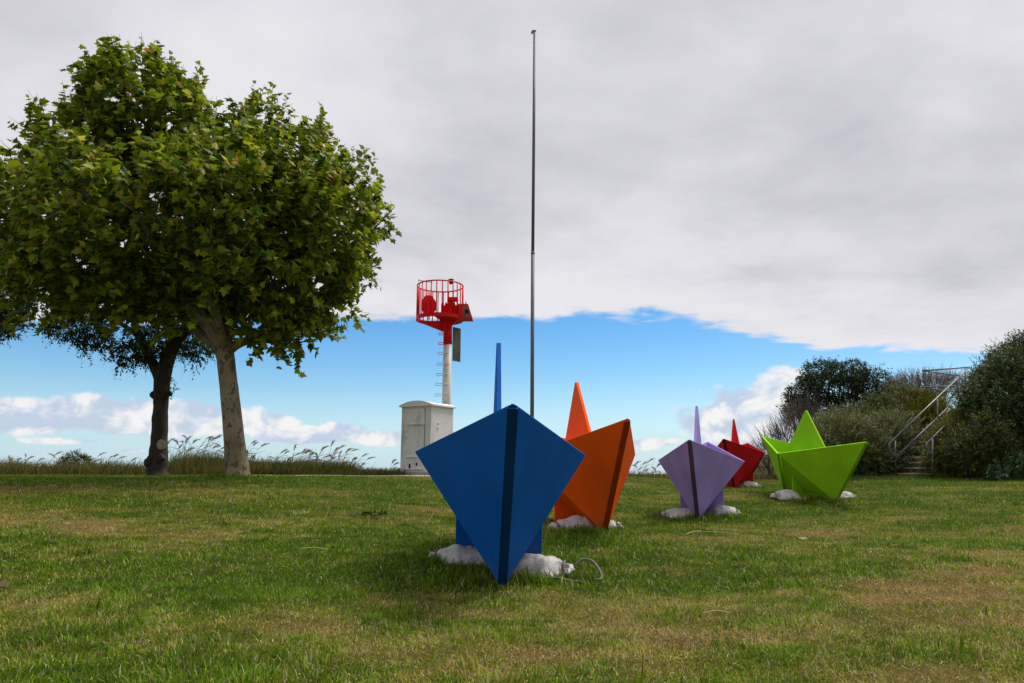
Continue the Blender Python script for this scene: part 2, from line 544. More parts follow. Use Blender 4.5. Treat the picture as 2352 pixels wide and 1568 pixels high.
def g1(x, y): return float(G(np.array([x]), np.array([y]))[0])

def vnoise(x, y, s, seed=0.0):
    """cheap smooth value noise for numpy arrays"""
    x = x * s + seed * 17.3; y = y * s + seed * 9.1
    xi = np.floor(x); yi = np.floor(y); fx = x - xi; fy = y - yi
    def h(a_, b_):
        q = np.sin(a_ * 127.1 + b_ * 311.7 + seed * 74.7) * 43758.5453
        return q - np.floor(q)
    fx = fx * fx * (3 - 2 * fx); fy = fy * fy * (3 - 2 * fy)
    return ((h(xi, yi) * (1 - fx) + h(xi + 1, yi) * fx) * (1 - fy)
            + (h(xi, yi + 1) * (1 - fx) + h(xi + 1, yi + 1) * fx) * fy)

def fbm(x, y, s, seed=0.0, o=4):
    v = 0; amp = .5; tot = 0
    for k in range(o):
        v = v + amp * vnoise(x, y, s * 2 ** k, seed + k); tot += amp; amp *= .55
    return v / tot

DRYSPOTS = [  # x, y, rx, ry, strength : worn patches of the lawn
    (-4.4, 7.6, 2.4, .55, .55), (-6.2, 8.3, 1.8, .5, .5), (-2.8, 7.0, 1.0, .3, .35), (-1.9, 8.6, 1.2, .5, .5), (-3.5, 10.2, 2.0, .5, .35),
    (2.6, 4.55, .55, .28, .6), (2.2, 4.2, .5, .2, .5), (3.0, 5.2, .5, .16, .35), (.72, 3.25, .26, .16, .55), (.35, 4.15, .5, .14, .4), (-.1, 4.55, .5, .12, .35),
    (-.85, 3.5, .3, .15, .4), (-1.0, 5.2, .5, .2, .25), (1.6, 7.4, 1.0, .3, .35), (3.2, 8.8, 1.2, .35, .4), (4.6, 10.6, 1.5, .5, .35),
    (-2.4, 3.9, .5, .18, .3), (.1, 2.95, .3, .12, .4), (2.3, 3.1, .5, .14, .3), (-1.6, 15.2, 1.2, .8, .4), (1.4, 11.5, 1.4, .6, .3),
    (6.5, 9.0, 1.5, .5, .3), (-7.5, 11.2, 2, .5, .3)]
LUSH_AND_SHADE = [(-5, 15.2, 4.5, 1.4, .8), (-1.6, 4.9, .8, .5, .5), (1.1, 4.9, .8, .4, .5), (.5, 6.8, 1.2, .6, .6), (-.1, 5.2, 1.0, .7, .25),  # greener patches; the last in this row paints extra shade under the blue boat
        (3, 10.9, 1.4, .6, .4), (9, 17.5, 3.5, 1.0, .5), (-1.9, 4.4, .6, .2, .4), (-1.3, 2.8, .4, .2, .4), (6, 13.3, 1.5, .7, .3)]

def dryness(x, y):
    d = (fbm(x, y * 1.6, .55, 3.0) - .5) * 1.3 + (fbm(x, y * 1.4, 2.2, 8.0) - .5) * 1.5 + (fbm(x, y, 9.0, 4.0, 3) - .5) * 1.0 + .28
    for (a_, b_, rx, ry, s) in DRYSPOTS:
        d = d + (.95 if b_ > 5 else .75) * s * np.exp(-((x - a_) / rx) ** 2 - ((y - b_) / ry) ** 2)
    for (a_, b_, rx, ry, s) in LUSH_AND_SHADE:
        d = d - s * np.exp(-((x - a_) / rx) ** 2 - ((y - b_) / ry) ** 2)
    return np.clip(d, 0, 1)

C_LUSH = np.array((0.088, 0.180, 0.004)); C_MID = np.array((0.232, 0.282, 0.018)); C_DRY = np.array((0.42, 0.30, 0.10))
def lawn_color(d):
    d = d[..., None]
    return np.where(d < .5, C_LUSH + (C_MID - C_LUSH) * (d / .5), C_MID + (C_DRY - C_MID) * ((d - .5) / .5))

def build_ground():
    inner = np.arange(-15, 15.001, .25)
    outx = [16, 17.5, 19.5, 22, 26, 32, 42, 60, 100, 200, 500, 1200, 3000, 8000]
    xs = np.r_[[-q for q in outx[::-1]], inner, outx]
    ys = np.r_[[-60, -20, -8, -4, -2], np.arange(0, 30.001, .25), [31, 32.5, 35, 40, 50, 70, 120, 250, 600, 1500, 4000, 9000]]
    X, Y = np.meshgrid(xs, ys)
    Z = G(X, Y)
    V = np.c_[X.ravel(), Y.ravel(), Z.ravel()]
    nx, ny = len(xs), len(ys)
    i = (np.arange(ny - 1)[:, None] * nx + np.arange(nx - 1)[None]).ravel()
    Fq = np.c_[i, i + 1, i + nx + 1, i + nx]
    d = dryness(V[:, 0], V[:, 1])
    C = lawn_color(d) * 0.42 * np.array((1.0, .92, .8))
    far = sstep(V[:, 1], 20.3, 21.5)[:, None]
    C = C * (1 - far) + np.array((0.10, 0.10, 0.045)) * far
    me = np_mesh('ground', V, [Fq], 4, C, smooth=True)
    o = link('ground', me, M['ground'])
    tag(o, kind='structure')
build_ground()

# pale worn path along the bank
def strip(name, pts, wd, lift, m):
    P = catmull([(x, y, 0) for x, y in pts], 10)
    bm = bmesh.new(); rows = []
    for i, p in enumerate(P):
        t = (P[min(i + 1, len(P) - 1)] - P[max(i - 1, 0)]).normalized(); nn = Vector((-t.y, t.x, 0))
        row = []
        for k in (-1, -.4, .4, 1):
            q = p + nn * (wd * k * (.8 + .3 * mnoise.noise(p * 2.3 + Vector((k, 0, 0)))))
            row.append(bm.verts.new((q.x, q.y, g1(q.x, q.y) + lift - (0.03 if abs(k) == 1 else 0))))
        rows.append(row)
    for i in range(len(rows) - 1):
        for k in range(3): bm.faces.new((rows[i][k], rows[i][k + 1], rows[i + 1][k + 1], rows[i + 1][k]))
    return from_bm(name, bm, m, smooth=True)
tag(strip('path', [(-7.6, 19.3), (-6, 19.4), (-4.5, 19.35), (-3, 19.3), (-1.2, 19.4)], .14, .022, M['concrete']), kind='structure')

# ------------------------------------------------------------------ paper-boat sculptures
LA, LB, WM, HM, HS, LS, HA = 1.845, .910, .674, .831, 1.705, .782, 1.15
TH = .038

def make_boat(name, label, key, X, Y, Z, yaw, rx, ry):
    root = empty('boat_sculpture', (X, Y, Z + CZ))
    root.rotation_euler = (Matrix.Rotation(ry, 3, 'Y') @ Matrix.Rotation(rx, 3, 'X') @ Matrix.Rotation(yaw, 3, 'Z')).to_euler()
    tag(root, label, 'sculpture', 'folded paper boat sculptures on the lawn')
    m, md = M[key], M[key + '_dark']
    Bsink = .015
    for sx in (1, -1):
        for sy in (1, -1):
            A = Vector((sx * LA, 0, HA)); Mm = Vector((sx * .004, sy * WM, HM)); Bt = Vector((sx * LB, 0, -Bsink))
            s = .022 / WM
            A2 = A + (Mm - A) * s; B2 = Bt + (Mm - Bt) * s
            bm = bmesh.new()
            # thickened towards the inside of the hull
            nrm = (A2 - Mm).cross(B2 - Mm)
            inward = Vector((-sx, -sy * 1.5, -.2))
            bm_slab(bm, [Mm, A2, B2], TH, flip=nrm.dot(inward) < 0)
            bevel_all(bm, .004)
            from_bm('hull_panel', bm, m, root)
        # dark recessed strip between the two panels of each end
        bm = bmesh.new()
        A = Vector((sx * (LA - .062), 0, HA - .030)); Bt = Vector((sx * (LB - .034), 0, -.0))
        wv = Vector((0, .030, 0))
        bm_slab(bm, [A + wv, A - wv, Bt - wv, Bt + wv], .02, flip=(sx < 0) == False)
        from_bm('stem_strip', bm, md, root)
    # underside plates
    for sy in (1, -1):
        P = [Vector((0, sy * (WM - .035), HM - .03)), Vector((LB - .05, sy * .02, .025)), Vector((-LB + .05, sy * .02, .025))]
        nn = (P[1] - P[0]).cross(P[2] - P[0]); inw = Vector((0, -sy, .8))
        P = [p + inw.normalized() * .034 for p in P]
        bm = bmesh.new(); bm_slab(bm, P, .018, flip=nn.dot(inw) < 0)
        from_bm('hull_bottom', bm, m, root)
        # triangular foot
        bm = bmesh.new()
        yo = .335
        bm_slab(bm, [(-.016, sy * yo, -.02), (-.016, sy * yo, HM * yo / WM - .01), (-.016, sy * .03, .02), (-.016, sy * .03, -.02)], .032)
        bevel_all(bm, .003)
        from_bm('foot', bm, m, root)
    # sail
    zb = .42; lb = LS * (HS - zb) / (HS - .8)
    bm = bmesh.new()
    t = .036
    bm_slab(bm, [(-lb, -t / 2, zb), (lb, -t / 2, zb), (.020, -t / 2, HS), (-.020, -t / 2, HS)], t)
    bevel_all(bm, .004)
    from_bm('sail', bm, m, root)
    # cross wall under the sail
    bm = bmesh.new()
    bm_slab(bm, [(-.13, -.545, .885), (-.13, .545, .885), (-.13, .55, .80), (-.13, .05, .14), (-.13, -.05, .14), (-.13, -.55, .80)], .02)
    from_bm('cross_wall', bm, m, root)
    return root

BOATOBJ = {}
for key, label, X, Y, Z, yaw, rx, ry in BOATS:
    BOATOBJ[key] = make_boat(key, label, key, X, Y, Z, yaw, rx, ry)

# ------------------------------------------------------------------ sandbags
def sandbag(label, px, py, D, L, Wd, H, yaw, seed, neck=True, straps=False, cord=True):
    """lying half-filled bag: gathered neck at the +x end; base at the pixel"""
    p = at(px, py, D)
    z0 = g1(p.x, p.y)
    L, Wd, H = L * .93, Wd * .92, H * .86
    root = empty('sandbag', (p.x, p.y, z0 - .016), yaw)
    tag(root, label, 'sandbag', 'white sandbags weighing down the boats')
    nu, nv = 72, 36
    def wid(u):
        if u < .50: return 1.0 - .10 * max(0.0, -u - .6) / .4
        if u < .80: return 1.0 - .74 * float(sstep(np.float64(u), .50, .80))
        return .26 + .30 * float(sstep(np.float64(u), .80, 1.0))
    def ridge(q, k): return max(0.0, 1 - k * abs(mnoise.noise(q)))
    bm = bmesh.new(); sheets = []
    for side in (1, -1):
        rows = []
        for i in range(nu + 1):
            u = -1 + 2 * i / nu; row = []
            wu = wid(u)
            for k in range(nv + 1):
                v = -1 + 2 * k / nv
                q = Vector((u * L * 4.5, v * Wd * 4.5, seed * 5.3 + side))
                lump = 1 + .22 * mnoise.noise(q * .55)
                prof = (max(0.0, 1 - abs(u + .08) ** 3.6) if u < .62 else max(.0, 1 - .70 ** 3.6) * (1 - float(sstep(np.float64(u), .62, .84)) * .72))
                th = H * lump * prof ** .55 * max(0.0, 1 - abs(v) ** 2.6) ** .55
                crease = .013 * ridge(Vector((u * L * 2.6 + .5 * v, v * Wd * 5, seed)), 3.6) + .009 * ridge(Vector((u * L * 4.2, v * Wd * 2.4 + u, seed + 3)), 3.2) + .004 * ridge(q * 1.1, 3)
                gath = .018 * max(0.0, u - .35) * math.sin(v * 13 + 3 * mnoise.noise(q))
                x = u * L / 2 + .012 * mnoise.noise(q * 1.2 + Vector((3, 0, 0)))
                y = v * Wd / 2 * wu * (1 + .06 * mnoise.noise(Vector((u * 4, seed, side * 0.0))))
                neckz = H * .30 * float(sstep(np.float64(u), .60, .86))
                if side > 0: z = .30 * H * (1 - abs(v) ** 3) * prof + th * .72 - crease * min(1, th / .05) + gath + neckz * (1 - .2 * abs(v))
                else: z = -.01 + neckz * .8 + .004 * mnoise.noise(q * 2)
                if abs(v) == 1 or i in (0, nu): z = .035 * (1 - .5 * abs(u)) + neckz * .9 + .010 * math.sin(u * 9 + seed)
                row.append((x, y, z))
            rows.append(row)
        sheets.append(rows)
    top = [[bm.verts.new(c) for c in r_] for r_ in sheets[0]]
    bot = [[(top[i][k] if (i in (0, nu) or k in (0, nv)) else bm.verts.new(sheets[1][i][k])) for k in range(nv + 1)] for i in range(nu + 1)]
    for i in range(nu):
        for k in range(nv):
            bm.faces.new((top[i][k], top[i + 1][k], top[i + 1][k + 1], top[i][k + 1]))
            if len({bot[i][k], bot[i][k + 1], bot[i + 1][k + 1], bot[i + 1][k]}) == 4:
                try: bm.faces.new((bot[i][k], bot[i][k + 1], bot[i + 1][k + 1], bot[i + 1][k]))
                except ValueError: pass
    from_bm('bag_body', bm, M['bag'], root, smooth=True)
    if neck and cord:
        bm = bmesh.new()
        xx = L / 2 * .80
        pts = [(xx, math.cos(t) * Wd * .135, H * .42 + math.sin(t) * H * .26) for t in np.linspace(0, 2 * math.pi, 14)]
        bm_tube(bm, pts, .008, 6)
        from_bm('tie', bm, M['strap'], root, smooth=True)
    return root

SB = [
    ('dirty white sandbag left of the blue boat, tied at its neck', 1062, 1284, 5.75, .56, .34, .17, R(184), 1),
    ('plump grey white sandbag right of the blue boat with a loose strap', 1226, 1318, 5.30, .60, .40, .19, R(-16), 2),
    ('white sandbag in the grass at the left foot of the orange boat', 1318, 1214, 8.05, .58, .40, .19, R(205), 3),
    ('white sandbag showing only its end right of the orange boat', 1376, 1212, 8.3, .56, .34, .17, R(14), 4),
    ('crumpled white sandbag left of the lilac boat', 1562, 1187, 11.05, .58, .38, .18, R(168), 5),
    ('crumpled grey sandbag right of the lilac boat', 1664, 1183, 11.35, .54, .36, .22, R(16), 6),
    ('small white sandbag right of the dark red boat', 1724, 1117, 17.9, .50, .34, .22, R(-10), 7),
    ('white sandbag left of the green boat beside its foot', 1804, 1144, 14.15, .56, .40, .22, R(186), 8),
    ('pale brown sandbag right of the lime green boat tip', 1938, 1147, 14.4, .46, .34, .17, R(6), 9),
]
BAGS = []
for a_ in SB:
    BAGS.append(sandbag(*a_))
# strap loop and tail of the blue boat's bag
def strap(parent, pts, r):
    bm = bmesh.new(); bm_tube(bm, catmull(pts, 8), r, 8)
    bmesh.ops.scale(bm, vec=(1, 1, 1), verts=bm.verts)
    o = from_bm('strap', bm, M['strap'], parent, smooth=True)
b = BAGS[1]
strap(b, [(.30, 0, .09), (.35, .02, .125), (.42, .0, .12), (.48, -.05, .065), (.50, -.09, .02), (.47, -.12, .012)], .009)
strap(b, [(.0, -.22, .03), (.10, -.24, .03), (.22, -.22, .028), (.33, -.26, .018), (.40, -.25, .012)], .007)

# ------------------------------------------------------------------ navigation light: cabinet and mast
def build_cabinet():
    D = 20.0
    p = at(975, 1091.5, D)
    yaw = R(-31)
    root = empty('equipment_cabinet', (p.x, p.y + .45, g1(p.x, p.y) + .0), yaw)
    tag(root, 'weathered white electrical cabinet with curved roof behind the blue boat', 'cabinet')
    W_, Dp, H_ = 1.04, 1.06, 1.90
    bm = bmesh.new(); bm_box(bm, (0, 0, H_ / 2 - .05), (W_, Dp, H_ + .1)); bevel_all(bm, .012, 2)
    from_bm('body', bm, M['cab'], root)
    bm = bmesh.new(); bm_box(bm, (0, 0, .03), (W_ + .10, Dp + .10, .12)); bevel_all(bm, .01)
    from_bm('plinth', bm, M['concrete'], root)
    # vaulted roof
    bm = bmesh.new()
    prof = [(-W_ / 2 - .055, 0)] + [(x, .045 + .115 * (1 - (x / (W_ / 2 + .055)) ** 2)) for x in np.linspace(-W_ / 2 - .055, W_ / 2 + .055, 17)] + [(W_ / 2 + .055, 0)]
    bm_slab(bm, [(x, -Dp / 2 - .055, H_ + z) for x, z in prof], Dp + .11)
    from_bm('roof', bm, M['cab_trim'], root)
    fy = -Dp / 2
    def plate(name, x0, x1, z0, z1, t, m=M['cab']):
        bm = bmesh.new(); bm_box(bm, ((x0 + x1) / 2, fy - t / 2, (z0 + z1) / 2), (x1 - x0, t, z1 - z0)); bevel_all(bm, .003)
        return from_bm(name, bm, m, root)
    dr = plate('door', -.34, .30, .14, 1.84, .014)
    def dplate(name, x0, x1, z0, z1, y0, t, m):
        bm = bmesh.new(); bm_box(bm, ((x0 + x1) / 2, fy - y0 - t / 2, (z0 + z1) / 2), (x1 - x0, t, z1 - z0)); bevel_all(bm, .003)
        o = from_bm(name, bm, m, dr); return o
    dplate('drip_rail', -.28, .33, 1.39, 1.42, .014, .035, M['cab_trim'])
    dplate('drip_rail', -.30, .30, .49, .515, .014, .03, M['cab_trim'])
    dplate('kick_plate', -.32, .28, .15, .185, .014, .03, M['cab_trim'])
    dplate('vent_slot', -.20, -.14, .19, .31, .014, .012, M['lensdark'])
    dplate('vent_slot', .05, .10, .26, .34, .014, .012, M['lensdark'])
    dplate('latch_bolt', .27, .33, 1.37, 1.44, .02, .05, M['cab_trim'])
    for z in (1.20, .68):
        dplate('hinge', -.36, -.32, z, z + .10, .010, .035, M['cab_trim'])
    dplate('keyhole', -.325, -.30, 1.0, 1.03, .012, .01, M['lensdark'])
    for xx, z0, z1 in ((.315, .6, 1.84),):
        plate('seam', xx, xx + .014, z0, z1, .006, M['lensdark'])
    for (yy, z) in ((-.18, 1.44), (-.20, 1.31)):
        bm = bmesh.new(); bm_box(bm, (W_ / 2 + .012, yy, z), (.03, .05, .035)); bevel_all(bm, .004)
        from_bm('side_bolt', bm, M['cab_trim'], root)
build_cabinet()

def build_mast():
    D = 21.4
    base = at(1024, 1088, D)
    zg = g1(base.x, D)
    root = empty('light_mast', (base.x, D, zg))
    tag(root, 'red and white navigation light mast with caged red top behind white cabinet', 'light mast')
    def L(px, py, d=0.0):
        q = at(px, py, D + d); return q - Vector((base.x, D, zg))
    top = L(1028.5, 744); mid = L(1028.3, 791.5); bot = Vector((L(1025, 930).x, 0, 0))
    mpx = D / F
    r = 10.2 * mpx
    bm = bmesh.new(); bm_tube(bm, [bot, L(1025.3, 927), mid], r, 24); from_bm('mast_shaft', bm, M['mastwhite'], root, True)
    bm = bmesh.new(); bm_tube(bm, [mid, top + Vector((0, 0, .05))], r * 1.012, 24); from_bm('red_collar', bm, M['mastred'], root, True)
    # ladder loops
    for i, y in enumerate((768.7, 790.8, 813.3, 837.8, 861.6, 883.8, 907.9)):
        c = L(1028 - i * .5, y)
        bm = bmesh.new()
        lft = -.255 - .012 * i
        pts = [(.06, -r - .01, .02), (-.06, -r - .05, .02), (lft + .02, -r - .02, .035), (lft, -r - .02, .0), (lft + .02, -r - .02, -.035), (-.10, -r - .04, -.03), (-.02, -r, -.03)]
        bm_tube(bm, [c + Vector(q) for q in pts], .011, 6)
        from_bm('step_loop', bm, M['mastred'] if i < 2 else M['mastwhite'], root, True)
    # board fixed behind the mast
    q0 = L(1046.5, 789)
    bm = bmesh.new(); bm_box(bm, (0, 0, 0), (.34, .03, 80 * mpx)); bevel_all(bm, .004)
    bmesh.ops.transform(bm, matrix=Matrix.Translation(q0 + Vector((.02, .14, 0))) @ Matrix.Rotation(R(52), 4, 'Z'), verts=bm.verts)
    bo = from_bm('back_board', bm, M['board'], root)
    # cage
    cpx = 1010.0
    cc = L(cpx, 733); ct = L(cpx, 657)
    zb, zt = cc.z, ct.z
    Rc = 54 * mpx
    cx, cy = cc.x, 0.0
    def ringp(a_, z, rr=Rc): return Vector((cx + math.cos(a_) * rr, cy + math.sin(a_) * rr, z))
    def ring(name, z, rt, m, rr=Rc):
        bm = bmesh.new(); n = 40
        P = [ringp(2 * math.pi * k / n, z, rr) for k in range(n + 1)]
        bm_tube(bm, P, rt, 6); from_bm(name, bm, m, root, True)
    ring('cage_ring', zt, .022, M['mastred'])
    nb = 26
    for k in range(nb):
        a_ = 2 * math.pi * (k + .3) / nb
        bm = bmesh.new(); bm_tube(bm, [ringp(a_, zb - .02), ringp(a_, zt)], .018, 6)
        from_bm('cage_bar', bm, M['mastred'], root, True)
    # floor rim, half floor and bracket
    bm = bmesh.new(); n = 40
    o1 = [ringp(2 * math.pi * k / n, zb - .05, Rc + .02) for k in range(n)]; o2 = [p + Vector((0, 0, .11)) for p in o1]
    i1 = [ringp(2 * math.pi * k / n, zb - .05, Rc - .03) for k in range(n)]; i2 = [p + Vector((0, 0, .11)) for p in i1]
    vs = [[bm.verts.new(p) for p in q] for q in (o1, o2, i2, i1)]
    for j in range(4):
        for k in range(n):
            bm.faces.new((vs[j][k], vs[j][(k + 1) % n], vs[(j + 1) % 4][(k + 1) % n], vs[(j + 1) % 4][k]))
    from_bm('floor_rim', bm, M['mastred'], root)
    bm = bmesh.new()
    bm_slab(bm, [ringp(t, zb - .04, Rc - .01) for t in np.linspace(-1.75, 1.3, 22)], .03)
    from_bm('floor_plate', bm, M['mastred'], root)
    bm = bmesh.new()
    bm_slab(bm, [(cx - Rc + .04, -.02, zb - .05), (top.x - r * .5, -.02, zb - .05), (top.x - r * .5, -.02, zb - .42), (cx - Rc + .08, -.02, zb - .09)], .05)
    from_bm('bracket', bm, M['mastred'], root)
    bm = bmesh.new()
    bm_slab(bm, [(top.x - .25, -r - .02, zb - .05), (top.x + .30, -r + .02, zb - .05), (top.x + r, -r + .01, zb - .25), (top.x - r * .6, -r + .01, zb - .42)], .03)
    from_bm('gusset', bm, M['mastred'], root)
    # octagonal day board inside the cage
    oc = L(986.5, 706.5)
    bm = bmesh.new()
    P = []
    for k in range(8):
        a_ = R(22.5 + 45 * k); P.append((math.cos(a_) * .245, 0, math.sin(a_) * .345))
    bm_slab(bm, P, .03)
    bmesh.ops.transform(bm, matrix=Matrix.Translation(oc + Vector((0, -.28, 0))) @ Matrix.Rotation(R(20), 4, 'Z'), verts=bm.verts)
    bevel_all(bm, .004)
    from_bm('octagon_board', bm, M['mastred'], root)
    bm = bmesh.new(); bm_tube(bm, [oc + Vector((.02, -.24, -.42)), oc + Vector((.03, -.24, .42))], .02, 8)
    from_bm('board_post', bm, M['mastred'], root, True)
    # lantern drum with spiked crown
    lc = L(1036, 720)
    bm = bmesh.new(); n = 28
    rl = .30
    z0, z1 = zb - .02, L(1036, 706).z
    ring_lo = []; ring_hi = []; sp = []
    for k in range(n):
        a_ = 2 * math.pi * k / n
        rr = rl * (1.0 if k % 2 else .93)
        q = Vector((lc.x + math.cos(a_) * rr, -.12 + math.sin(a_) * rr, z0))
        ring_lo.append(bm.verts.new(q)); ring_hi.append(bm.verts.new(Vector((q.x, q.y, z1 + (.10 if k % 2 else -.02)))))
    for k in range(n): bm.faces.new((ring_lo[k], ring_lo[(k + 1) % n], ring_hi[(k + 1) % n], ring_hi[k]))
    r_ = bmesh.ops.solidify(bm, geom=list(bm.faces), thickness=.015)
    from_bm('spiked_drum', bm, M['mastred'], root)
    bm = bmesh.new(); bm_tube(bm, [Vector((lc.x, -.12, z0)), Vector((lc.x, -.12, L(1036, 693).z))], .06, 12)
    from_bm('lamp_post', bm, M['mastred'], root, True)
    hc = L(1041, 690)
    bm = bmesh.new(); bm_box(bm, (hc.x, -.14, hc.z), (.33, .22, .12)); bevel_all(bm, .025, 2)
    from_bm('lamp_head', bm, M['mastred'], root)
    # hooded lamp box leaning out on the right
    def box_trap(name, x0, x1, xt, zlo, zhi, y0, y1, m):
        bm = bmesh.new()
        bm_slab(bm, [(x0, y0, zlo), (x1, y0, zlo), (xt, y0, zhi), (x0, y0, zhi)], y1 - y0, flip=True)
        bevel_all(bm, .004)
        return from_bm(name, bm, m, root)
    xr = L(1063, 720).x; xe = L(1087, 737).x; xm = L(1076.5, 703).x
    zlo = L(1075, 737).z; zhi = L(1075, 703).z
    hb = box_trap('lamp_hood', xr - .12, xe, xm, zlo, zhi, -.32, .08, M['mastred'])
    bm = bmesh.new()
    bm_slab(bm, [(xr + .02, -.335, zlo + .03), (xe - .05, -.335, zlo + .03), (xm - .03, -.335, zhi - .06), (xr + .02, -.335, zhi - .06)], .014, flip=True)
    fc = from_bm('hood_face', bm, M['rust'], hb)
    bm = bmesh.new()
    lx = L(1073.5, 720.5)
    bm_tube(bm, [Vector((lx.x, -.35, lx.z)), Vector((lx.x, -.337, lx.z))], .062, 20)
    from_bm('lens', bm, M['lensdark'], hb)
    for k in range(3):
        x_ = xr - .06 + k * .085
        bm = bmesh.new(); bmesh.ops.create_cone(bm, cap_ends=True, segments=6, radius1=.03, radius2=.0, depth=.13)
        bmesh.ops.translate(bm, vec=(x_, -.28, zhi + .06), verts=bm.verts)
        from_bm('spike', bm, M['mastred'], hb)
    # sensor on the top ring and antenna rod
    sp_ = L(1039, 656)
    bm = bmesh.new(); bm_tube(bm, [Vector((sp_.x, -.45, sp_.z - .06)), Vector((sp_.x, -.45, sp_.z + .06))], .062, 14)
    so = from_bm('sensor', bm, M['board'], root, True)
    bm = bmesh.new(); bm_tube(bm, [Vector((sp_.x, -.45, sp_.z + .06)), Vector((sp_.x, -.45, sp_.z + .08))], .085, 14)
    from_bm('sensor_cap', bm, M['rust'], so, True)
    bm = bmesh.new(); a1 = L(993, 648.5); a0 = L(960.5, 642.8)
    bm_tube(bm, [a1, a0 + (a1 - a0) * .08, a0], [.010, .009, .009], 6)
    an = from_bm('antenna', bm, M['board'], root, True)
    bm = bmesh.new(); bm_tube(bm, [a0 + (a1 - a0) * .08, a0], .018, 8)
    from_bm('antenna_tip', bm, M['lensdark'], an, True)
build_mast()

# ------------------------------------------------------------------ flagpole
def build_pole():
    D = 16.5
    b0 = at(1221.3, 1100, D); zg = g1(b0.x, D)
    root = empty('flagpole', (b0.x, D, zg))
    tag(root, 'tall bare grey metal flagpole rising behind the blue boat', 'flagpole')
    def L(px, py): return at(px, py, D) - Vector((b0.x, D, zg))
    m_ = D / F
    lo = Vector((0, 0, -.05))
    bm = bmesh.new(); bm_tube(bm, [lo, L(1223.7, 580)], [4.5 * m_, 4.3 * m_], 16); from_bm('lower_tube', bm, M['pole'], root, True)
    bm = bmesh.new(); bm_tube(bm, [L(1223.7, 581), L(1228, 72)], [3.8 * m_, 3.5 * m_], 16); from_bm('upper_tube', bm, M['pole'], root, True)
    bm = bmesh.new(); bm_tube(bm, [L(1223.7, 584), L(1223.8, 578)], 4.6 * m_, 16); from_bm('joint_collar', bm, M['pole'], root, True)
    t = L(1226.5, 71.5)
    bm = bmesh.new(); bm_box(bm, t, (.11, .07, .035)); bevel_all(bm, .006); from_bm('top_cap', bm, M['pole'], root)
    bm = bmesh.new(); bm_tube(bm, [t + Vector((-.05, -.02, -.04)), t + Vector((-.05, .02, -.04))], .025, 12); from_bm('pulley', bm, M['pole'], root)
build_pole()

# ------------------------------------------------------------------ stairs and handrail
def build_stairs():
    b0 = at(2088, 1094, 20.0)
    head = Vector((.81, .59, 0)).normalized(); yaw = math.atan2(head.y, head.x)
    z0 = g1(b0.x, b0.y)
    root = empty('stairway', (b0.x, b0.y, z0), yaw)
    tag(root, 'short brown earthen stairway climbing the planted bank', 'stairs')
    for i in range(14):
        bm = bmesh.new()
        bm_box(bm, (.17 + .33 * i, 0, .155 * i - .05), (.36, 1.15, .17))
        bevel_all(bm, .012)
        for v in bm.verts: v.co += Vector((.012 * mnoise.noise(v.co * 4 + Vector((i, 0, 0))), 0, .010 * mnoise.noise(v.co * 3)))
        st = from_bm('step', bm, M['soil'], root)
        bm = bmesh.new(); bm_box(bm, (.16 + .33 * i, 0, .155 * i + .055), (.37, 1.13, .045)); bevel_all(bm, .010)
        from_bm('tread', bm, M['step'], st)
    rt = empty('handrail', (b0.x, b0.y, z0))
    tag(rt, 'grey tubular steel handrails of the bank stairway', 'handrail')
    o = Vector((b0.x, b0.y, z0))
    def Q(px, py, D): return at(px, py, D) - o
    def bar(name, pts, r=.024, n=0):
        bm = bmesh.new(); bm_tube(bm, catmull(pts, n) if n else pts, r, 10); from_bm(name, bm, M['galv'], rt, True)
    P2 = Q(2226.4, 843.2, 23.0); P1 = Q(2118.3, 851, 23.8); P3 = Q(2214.7, 864, 25.2)
    A = Q(2043, 1017.6, 20.0)
    bar('rail', [P2, A]); bar('rail_return', [A, Q(2042, 1024, 20.0), Q(2047, 1037, 20.02), Q(2055, 1048, 20.05)], n=4)
    bar('post', [Q(2056, 1012, 20.15), Q(2057, 1088, 20.15)])
    bar('rail', [Q(2058.4, 1049, 20.15), Q(2186, 928, 22.2)], .024)
    bar('post', [Q(2153, 916, 21.6), Q(2155.5, 985, 21.6)], .024)
    bar('rail', [P1, P2]); bar('rail', [P1, P3])
    bar('rail', [Q(2118.3, 889.2, 23.8), Q(2215.5, 885.3, 23.0)], .024); bar('rail', [Q(2118.3, 889.2, 23.8), Q(2204, 901, 25.2)], .024)
    bar('post', [Q(2141.5, 852, 24.0), Q(2143, 935, 24.0)]); bar('post', [Q(2216.8, 845, 23.05), Q(2217.5, 905, 23.05)])
    bar('post', [Q(2201.6, 864, 25.0), Q(2201.6, 915, 25.0)])
    B_ = Q(2129.3, 1017.6, 19.1)
    bar('rail', [B_, Q(2200, 948, 20.6)]); bar('rail_return', [B_, Q(2128, 1023, 19.1), Q(2135, 1036, 19.12), Q(2146, 1046, 19.15)], n=4)
    bar('post', [Q(2141.8, 1008, 19.25), Q(2142, 1078, 19.25)])
build_stairs()

